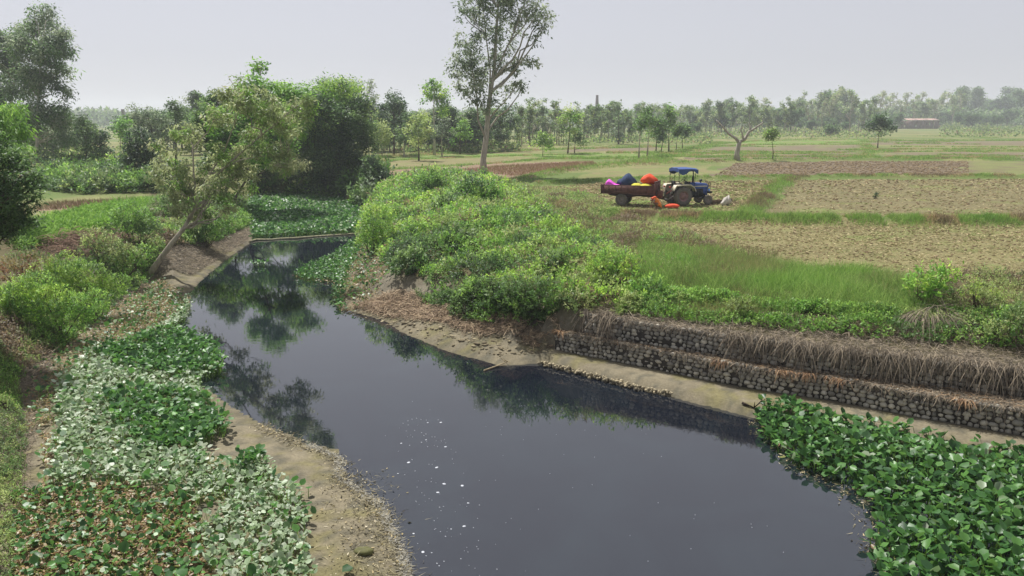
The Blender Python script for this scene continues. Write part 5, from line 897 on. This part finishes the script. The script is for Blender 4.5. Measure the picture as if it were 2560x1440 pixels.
def skirt(pts, drops):
    V = []; 
    for (x, y, z), d in zip(pts, drops): V += [(x, y, z), (x+.02*math.sin(x*40), y+.02*math.sin(y*33), z-d)]
    mb.add(V, [(2*i, 2*i+1, 2*i+3, 2*i+2) for i in range(len(pts)-1)], CAN*.95)
for y in (-.72, .72): skirt([(x, y, 2.56-.05*max(0, x-.7)/.4) for x in xs], [.26+.16*math.sin((x+.36)/1.51*math.pi*2.2)*(1 if x < 1 else .6) for x in xs])
for x in (-.36, 1.15): skirt([(x, y, 2.56-.03*math.cos(y*9)*(1 if abs(y) < .6 else 0)-(.05*(.45/.4) if x > 0 else 0)+.06*(1-(y/.72)**2)) for y in ys], [.16+.1*abs(math.sin(y*4)) for y in ys])
o_ = mb.build('canopy', M_cloth, TR, smooth=True)
mb = MB(); 
for y in (-.26, 0, .26): add_tube(mb, [(2.28, y, .95), (2.42, y, 1.05), (2.45, y, 1.5), (2.3, y, 1.62)], .018, 5, BLK)
for z in (1.1, 1.3, 1.5): add_tube(mb, [(2.44, -.27, z), (2.44, .27, z)], .015, 5, BLK)
box(mb, (2.24, -.42, .8), (2.52, .42, .92), BLK); mb.build('bumper_guard', M_rust, TR)
mb = MB(); add_tube(mb, [(-.35, -.3, .75), (-.95, -.42, .42)], .03, 6, s2l(130, 124, 118)*.6); add_tube(mb, [(-.35, .3, .75), (-.95, .42, .42)], .03, 6, s2l(130, 124, 118)*.6); add_tube(mb, [(-.3, 0, 1.15), (-.9, 0, .8)], .03, 6, s2l(150, 60, 50)*.7); box(mb, (-1.0, -.42, .38), (-.92, .42, .48), s2l(120, 114, 108)*.6)
add_tube(mb, [(-.3, -.3, 1.15), (-.75, -.4, .95)], .025, 6, s2l(140, 134, 128)*.6); add_tube(mb, [(-.75, -.4, .95), (-.85, -.42, .5)], .02, 6, s2l(140, 134, 128)*.6); mb.build('hitch_linkage', M_rust, TR)
# trailer
A2 = R(-20); B2 = rigbase(1553, 515, A2, .78); TL = empty('farm_trailer', tuple(B2), A2); tag(TL, 'rusty maroon farm trailer loaded with coloured sacks, hitched behind the blue tractor', 'trailer')
RST = s2l(112, 76, 70)*.8
for y in (-.78, .78): wheel(TL, 'wheel', 0, y, .44, .24, 0, s2l(150, 138, 132)*.65)
W2 = .92; mb = MB(); x0, x1 = -1.35, 2.3
box(mb, (x0, -W2, .86), (x1, W2, .92), RST*.8); 
mb.build('bed', M_rust, TL)
def side(sy):
    mb = MB(); ya, yb = (-W2-.05, -W2) if sy < 0 else (W2, W2+.05); box(mb, (x0, ya, .86), (x1, yb, 1.42), RST)
    yo = ya-.035 if sy < 0 else yb; 
    for k in range(9): xx = x0+.05+(x1-x0-.1)*k/8; box(mb, (xx-.02, yo, .88), (xx+.02, yo+.035, 1.40), RST*.8)
    box(mb, (x0, yo-.01, 1.40), (x1, yo+.045, 1.46), RST*.95)
    arch = [(x0, .84), (x0, .90), (-.75, .90), (-.45, 1.04), (.45, 1.04), (.75, .90), (x1, .90), (x1, .84), (.72, .84), (.42, .98), (-.42, .98), (-.72, .84)]; prism(mb, arch, yo-.03, yo+.02, RST*1.1); return mb.build('side_board', M_rust, TL)
sb1 = side(-1); side(1)
mb = MB(); yo = -W2-.092                     # faded chalky hand painted marks, too worn to read
for pts in ([(-1.05, 1.3), (-.93, 1.32), (-.98, 1.2), (-1.05, 1.1)], [(-.98, 1.12), (-.9, 1.22)], [(-.82, 1.32), (-.86, 1.12)], [(-.72, 1.1), (-.76, 1.2), (-.68, 1.3), (-.58, 1.3)], [(-.52, 1.3), (-.56, 1.18), (-.42, 1.2)], [(-.44, 1.32), (-.46, 1.08)]): add_tube(mb, [(x, yo+.038, z) for x, z in pts], .012, 4, s2l(170, 150, 96)*.8)
mb.build('painted_marks', M_paint, sb1)
mb = MB(); box(mb, (x1, -W2-.05, .84), (x1+.06, W2+.05, 1.62), RST); 
for k in range(4): y = -W2+k*W2*2/3; box(mb, (x1+.06, y-.03, .86), (x1+.1, y+.03, 1.72), RST*.85)
box(mb, (x1-.01, -W2-.06, 1.66), (x1+.11, W2+.06, 1.74), RST*.9); mb.build('front_board', M_rust, TL)
mb = MB(); box(mb, (x0-.06, -W2-.05, .84), (x0, W2+.05, 1.46), RST*.85); box(mb, (x0-.1, -W2-.07, .80), (x0-.06, -W2+.02, 1.56), RST*.7); box(mb, (x0-.1, W2-.02, .80), (x0-.06, W2+.07, 1.56), RST*.7); mb.build('tailboard', M_rust, TL)
mb = MB(); 
for y in (-.5, .42): prism(mb, [(x0+.1, .86), (x0+.5, .68), (-.3, .62), (.3, .55), (1.1, .68), (x1, .62), (x1+.5, .5), (x1+.5, .62), (x1, .858), (x0+.1, .858)], y, y+.08, RST*.6)
lathe(mb, [(.05, -.66), (.05, .66)], 8, RST*.5, 'y', M=(0, 0, .44)); mb.build('chassis', M_rust, TL)
mb = MB(); box(mb, (x1+.14, -.75, .62), (x1+.5, -.2, 1.08), RST*.85); box(mb, (x1+.13, -.76, 1.08), (x1+.51, -.19, 1.11), RST); mb.build('toolbox', M_rust, TL)
c2, s2 = math.cos(A2), math.sin(A2); hw = B1+np.array([-.95*math.cos(A1), -.95*math.sin(A1), .42]); d = hw-B2; hl = np.array([c2*d[0]+s2*d[1], -s2*d[0]+c2*d[1], d[2]])
mb = MB(); add_tube(mb, [(x1+.05, -.5, .62), hl], .045, 6, RST*.6); add_tube(mb, [(x1+.05, .5, .62), hl], .045, 6, RST*.6); add_tube(mb, [(x1+.05, 0, .6), hl+np.array([0, 0, -.04])], .03, 6, RST*.6); mb.build('drawbar', M_rust, TL)
def trl(x, y, z): return (B2[0]+c2*x-s2*y, B2[1]+s2*x+c2*y, B2[2]+z)
def sack(name, label, loc, rz, f, col, nu=34, nv=20, folds=.04):
    V = []; F = []
    for j in range(nv+1):
        for i in range(nu):
            p = math.pi*j/nv; t = 2*math.pi*i/nu; d = np.array([math.sin(p)*math.cos(t), math.sin(p)*math.sin(t), math.cos(p)]); V.append(f(d)*(1+folds*math.sin(t*5+d[2]*4)+folds*.7*math.sin(t*9+d[0]*7)))
    F = [(j*nu+i, (j+1)*nu+i, (j+1)*nu+(i+1) % nu, j*nu+(i+1) % nu) for j in range(nv) for i in range(nu)]
    mb = MB(); mb.add(V, F, col); o = mb.build(name, M_cloth, smooth=True); o.location = loc; o.rotation_euler = (0, 0, rz); tag(o, label, 'sack', 'bulging sacks on and beside the trailer'); return o
sack('sack', 'big bulging orange sack perched at the front end of the trailer', trl(1.75, 0, 1.84), A2, lambda d: np.array([d[0]*.6, d[1]*.46, d[2]*.38*(1-.35*abs(d[0]))-.08*abs(d[0])]), s2l(226, 84, 50)*.9)
sack('sack', 'dark blue humped sack in the middle of the trailer load', trl(.28, 0, 1.6), A2, lambda d: np.array([d[0]*(.68-.3*max(0, d[2])), d[1]*.55, (d[2]*.6 if d[2] > 0 else d[2]*.35)])*(1-.1*abs(d[0])), s2l(54, 72, 104)*.8)
sack('sack', 'second dark blue sack behind the humped one on the trailer', trl(-.15, .5, 1.5), A2, lambda d: d*np.array([.5, .35, .3]), s2l(50, 66, 96)*.8)
sack('sack', 'yellow sack lying flat beside the blue hump on the trailer', trl(.95, -.35, 1.37), A2, lambda d: d*np.array([.42, .42, .2]), s2l(206, 200, 70)*.85)
sack('sack', 'yellow sack lying under the orange one on the trailer', trl(1.62, -.4, 1.36), A2, lambda d: d*np.array([.42, .42, .2]), s2l(206, 200, 70)*.85)
sack('sack', 'bright pink sack slumped at the tail of the trailer', trl(-.78, -.3, 1.42), A2, lambda d: np.array([d[0]*.5, d[1]*.35, (.38*max(0, 1-abs(d[0]+.45)*1.15)*max(0, d[2])**.4+.02 if d[2] > 0 else d[2]*.12)]), s2l(232, 96, 214)*.95)
q = hit(1682, 522); sack('sack', 'long red orange sack lying on the ground in front of the tractor wheel', (q[0], q[1]+.2, q[2]+.15), .1, lambda d: d*np.array([.5, .24, .16]), s2l(232, 90, 60)*.9)
q = hit(1815, 513); sack('sack', 'white cloth sack dropped over the firewood bundle', (q[0], q[1]-.1, q[2]+.3), .2, lambda d: np.array([d[0]*(.34-.2*max(0, d[2]))+.1*d[2]-.08*max(0, -d[2]), d[1]*.25, d[2]*.34+.05*math.sin(d[0]*7)])*(1+.08*math.sin(d[0]*9+d[2]*6)), s2l(214, 206, 196)*.75, folds=.07)
mb = MB(); q = hit(1808, 511)
for k in range(42): 
    a = np.array([rng.uniform(-1.2, -.6), rng.normal(0, .14), abs(rng.normal(.1, .1))]); b = np.array([rng.uniform(.3, .75), rng.normal(.1, .2), abs(rng.normal(.28, .12))]); add_tube(mb, curve(a, b, 4, 0, .03), np.linspace(.022, .012, 4), 5, s2l(126, 108, 88)*rng.uniform(.5, .9))
for k in range(40): a = np.array([rng.uniform(.3, .9), rng.normal(.1, .2), .2]); add_tube(mb, curve(a, a+rdir(1, -.2, .7)[0]*rng.uniform(.2, .5), 3, 0, .03), [.01, .008, .004], 4, s2l(120, 96, 80)*.6)
o = mb.build('firewood_bundle', M_bark); o.location = tuple(q); tag(o, 'tied bundle of long dry sticks lying ahead of the tractor', 'firewood')
# ---------------------------------------------------------------- person stooping by the trailer
def skin(name, chains, mat, col, parent, sub=2):
    V = []; E = []; Rr = []; key = {}
    for ch in chains:
        prev = None
        for x, y, z, r in ch:
            k = (round(x, 3), round(y, 3), round(z, 3))
            if k not in key: key[k] = len(V); V.append((x, y, z)); Rr.append(r)
            i = key[k]
            if prev is not None and prev != i: E.append((prev, i))
            prev = i
    me = bpy.data.meshes.new(name); me.from_pydata(V, E, []); o = bpy.data.objects.new(name, me); col_root.objects.link(o); o.parent = parent
    md = o.modifiers.new('s', 'SKIN'); md.use_smooth_shade = True
    for i, r in enumerate(Rr): me.skin_vertices[0].data[i].radius = (r, r)
    me.skin_vertices[0].data[0].use_root = True; md = o.modifiers.new('u', 'SUBSURF'); md.levels = sub; md.render_levels = sub; me.materials.append(mat); return o
def solid(name, c, rough=.8):
    m, t, N, L = nmat(name); p = N('ShaderNodeBsdfPrincipled'); o = N('ShaderNodeOutputMaterial'); L(p.outputs[0], o.inputs[0]); p.inputs['Roughness'].default_value = rough
    tc = N('ShaderNodeTexCoord'); n = N('ShaderNodeTexNoise'); n.inputs['Scale'].default_value = 12; L(tc.outputs['Object'], n.inputs['Vector']); mr = N('ShaderNodeMapRange'); mr.inputs['To Min'].default_value = .8; mr.inputs['To Max'].default_value = 1.15; L(n.outputs['Fac'], mr.inputs['Value'])
    v = N('ShaderNodeVectorMath'); v.operation = 'SCALE'; v.inputs[0].default_value = tuple(c); L(mr.outputs[0], v.inputs['Scale']); L(v.outputs[0], p.inputs['Base Color']); return m
M_skin = solid('skin', s2l(120, 84, 66), .5); M_hair = solid('hair', s2l(34, 28, 26), .5); M_sari = solid('sari', s2l(232, 132, 54)*.9); M_sari2 = solid('sari_red', s2l(226, 92, 48)*.9)
q = hit(1648, 522); PE = empty('person', (q[0], q[1]+.15, q[2]), R(8)); tag(PE, 'person in an orange sari crouched low and bending forward beside the trailer drawbar', 'person')
ch = [[(0, 0, .3, .13), (-.1, 0, .45, .13), (-.24, 0, .58, .13), (-.36, 0, .62, .1), (-.43, 0, .60, .05), (-.5, 0, .60, .085), (-.58, 0, .56, .075), (-.62, 0, .52, .045)]]
for s in (-1, 1):
    ch.append([(0, 0, .3, .13), (-.02, s*.1, .28, .09), (-.3, s*.17, .40, .065), (-.1, s*.16, .1, .045), (-.12, s*.16, .05, .04), (-.3, s*.18, .03, .03)])
    h = (-.56, s*.13, .12); ch.append([(-.36, 0, .62, .1), (-.37, s*.16, .58, .055), (-.47, s*.2, .36, .04), (-.54, s*.15, .17, .028), (h[0], h[1], h[2], .026)])
    for k, (dx, dy, L_) in enumerate(((-.03, -.025, .07), (-.035, -.01, .085), (-.035, .005, .09), (-.03, .02, .08), (.0, -.04*s, .05))):
        ch.append([(h[0], h[1], h[2], .026), (h[0]+dx*.6, h[1]+dy, h[2]-L_*.5, .009), (h[0]+dx, h[1]+dy*1.2, h[2]-L_, .008)])
skin('body', ch, M_skin, None, PE)
skin('sari', [[(.04, 0, .24, .2), (-.06, 0, .42, .19), (-.2, 0, .58, .175), (-.34, 0, .66, .15), (-.44, 0, .68, .10)], [(.04, 0, .24, .2), (.0, 0, .08, .24)], [(.04, 0, .24, .2), (-.2, .15, .36, .11)], [(.04, 0, .24, .2), (-.2, -.15, .36, .11)]], M_sari, None, PE)
skin('head_scarf', [[(-.44, 0, .70, .1), (-.5, 0, .665, .105), (-.53, 0, .64, .08)], [(-.44, 0, .70, .1), (-.34, 0, .74, .13), (-.2, 0, .68, .17)]], M_sari2, None, PE)
# ---------------------------------------------------------------- odds and ends along the water
Lb = upoly([(622, 606), (640, 601), (680, 600), (700, 598), (740, 597), (790, 592), (850, 588), (892, 586)], 0); mb = MB(); add_tube(mb, np.c_[Lb, .04+.02*np.sin(np.arange(8)*2.)], .07, 8, s2l(178, 172, 140)*.8)
tag(mb.build('floating_boom', M_bark), 'pale pole boom holding back the upstream hyacinth', 'boom')
q = hit(910, 1388); mb = MB(); V = BV.copy(); V = norm(V)*np.array([.2, .15, .12]); 
import itertools
def rock(name, label, P, S, c):
    bm_v, f3, f4 = ball(18, 12); V = bm_v*(1+.22*(fbm(bm_v[:, 0]*2+3, bm_v[:, 1]*2+bm_v[:, 2]*2, 131)[:, None]-.5)*2)*np.array(S); mb = MB(); mb.add(V, f4, c); mb.F3.append(f3); o = mb.build(name, M_stone, smooth=True); o.location = tuple(P); return tag(o, label, 'rock')
rock('rock', 'mossy olive boulder half sunk in the near mud flat', q+np.array([0, 0, .03]), (.2, .14, .09), s2l(124, 124, 74)*.5)
def small_plant(u, v, n, label, pal=HYG, size=.16, h=.3):
    q = hit(u, v)[:2]; mb = MB(); k = q+rng.normal(0, .13, (n, 2)); hyacinth(mb, k-q, np.full(n, h), np.full(n, size), np.zeros(n, int)); return mb, q
def hplant(u, v, n, label, size=.16, h=.3, spread=.12):
    q = unp(u, v, .02); mb = MB(); k = q+rng.normal(0, spread, (n, 2)); hyacinth(mb, k, np.full(n, h), np.full(n, size), np.zeros(n, int), stem=n > 3); V = mb.V
    for a in V: a -= np.array([q[0], q[1], 0.])
    o = mb.build('hyacinth_plant', M_hya); o.location = (q[0], q[1], 0); return tag(o, label, 'water plant')
hplant(647, 664, 26, 'single hyacinth plant adrift in the middle of the narrow reach', .2, .25, .25)
hplant(620, 1200, 42, 'long stemmed hyacinth clump standing on the near mud flat', .19, .5, .16); hplant(1160//2*2-520, 1180, 5, 'spindly hyacinth sprout between the two pale patches on the mud', .17, .4, .06)
hplant(745, 1250, 5, 'hyacinth runner with lifted leaves at the tip of the pale patch', .2, .3, .12); hplant(760, 1310, 4, 'small hyacinth sprout below the runner at the edge of the mud', .2, .18, .08); hplant(885, 1430, 1, 'lone green hyacinth leaf on the mud by the boulder', .22, .08, .04)
def branch(name, label, pts, r, c, cat='branch', dz=.02):
    P = np.array([np.r_[hit(u, v)[:2], max(hit(u, v)[2], 0)+z] for u, v, z in pts]); o0 = P[0].copy(); mb = MB(); n = len(P); add_tube(mb, P-o0, np.linspace(r, r*.4, n), 6, c); 
    for k in range(5): i = rng.integers(1, n); add_tube(mb, curve(P[i]-o0, P[i]-o0+rdir(1, 0, .8)[0]*rng.uniform(.15, .5), 3, 0, .02), [r*.4, r*.3, r*.15], 4, c)
    o = mb.build(name, M_bark); o.location = tuple(o0); return tag(o, label, cat)
branch('branch', 'pale dead branch lying half in the water below the eroded bank', [(1210, 930, .02), (1240, 920, .05), (1270, 912, .1)], .035, s2l(176, 160, 128)*.8)
branch('branch', 'dead forked branch lying on the eroded bank by the wall end', [(1290, 850, .05), (1310, 835, .12), (1325, 820, .25)], .035, s2l(110, 98, 84)*.7)
branch('branch', 'bare curved branch sticking out of the bush on the near left bank', [(62, 860, .1), (75, 850, .35), (80, 838, .6)], .02, s2l(170, 160, 140)*.8)
branch('branch', 'bent bare branch under the bright shrub at right', [(2300, 770, .5), (2340, 772, .6), (2360, 790, .3), (2375, 815, .0)], .025, s2l(170, 158, 136)*.8)
branch('stick', 'short dark stick on the mud ledge at the corner of the hyacinth mat', [(1855, 1018, .03), (1885, 1022, .03)], .04, s2l(60, 52, 44)*.6, 'stick')
# heap of cut branches on the left field edge
mb = MB(); q0 = hit(190, 615); n = 2600; th = rng.uniform(0, 6.28, n); rr = np.sqrt(rng.uniform(0, 1, n)); dx = rr*np.cos(th)*3.1+rng.normal(0, .2, n); dy = rr*np.sin(th)*2.6; hh = .75*(1-rr**2)*rng.uniform(.2, 1, n)+.05
ribbon(mb, np.c_[dx, dy, hh], rdir(n, -.2, .35), rng.uniform(.3, 1.1, n), rng.uniform(.015, .035, n), rng.uniform(0, .5, n), mixcol([s2l(140, 112, 96)*.8, s2l(110, 88, 78)*.7, s2l(164, 136, 114)*.8], n, .2), K=3, tipw=.4)
for k in range(60): a = np.array([dx[k], dy[k], hh[k]+.1]); add_tube(mb, curve(a, a+rdir(1, -.1, .3)[0]*rng.uniform(.6, 1.4), 4, .1, .06), np.linspace(.025, .01, 4), 4, s2l(164, 138, 116)*.8)
o = mb.build('brushwood_heap', M_dry); o.location = tuple(q0); tag(o, 'broad low heap of dry brown brushwood beside the maize patch', 'brushwood')
mb = MB(); q0 = hit(2340, 800); n = 500; th = rng.uniform(0, 6.28, n); rr = rng.uniform(0, 1, n)**.5; ribbon(mb, np.c_[rr*np.cos(th)*1.1, rr*np.sin(th)*.6, .5*(1-rr*.7)], np.c_[np.cos(th)*.6, np.sin(th)*.6-.3, rng.uniform(-.9, .2, n)], rng.uniform(.5, 1.3, n), rng.uniform(.008, .018, n), rng.uniform(.4, 1, n), mixcol(VC, n, .2), K=4, tipw=.4)
o = mb.build('dry_vine_clump', M_dry); o.location = tuple(q0); tag(o, 'drooping clump of dry vine stems below the bright shrub at right', 'dry vines')
# weed stalk in the field
bush('weed', 'lone dark weed standing in the right hand tan field', 'weed', (2190, 497), [(2190, 491, 2.5), (2191, 486, 1.6)], P_DRK, .07, .035, 60, dy=.1)
# ---------------------------------------------------------------- haze
m = bpy.data.materials.new('haze'); m.use_nodes = True; t = m.node_tree; t.nodes.clear(); o_ = t.nodes.new('ShaderNodeOutputMaterial'); pv = t.nodes.new('ShaderNodeVolumePrincipled')
pv.inputs['Color'].default_value = (.88, .92, 1, 1); pv.inputs['Density'].default_value = HAZE = .00042; pv.inputs['Anisotropy'].default_value = .25; t.links.new(pv.outputs[0], o_.inputs['Volume'])
mb = MB(); box(mb, (-1430, -75, -2.5), (1430, 1530, 42)); o = mb.build('haze', m); tag(o, kind='stuff')
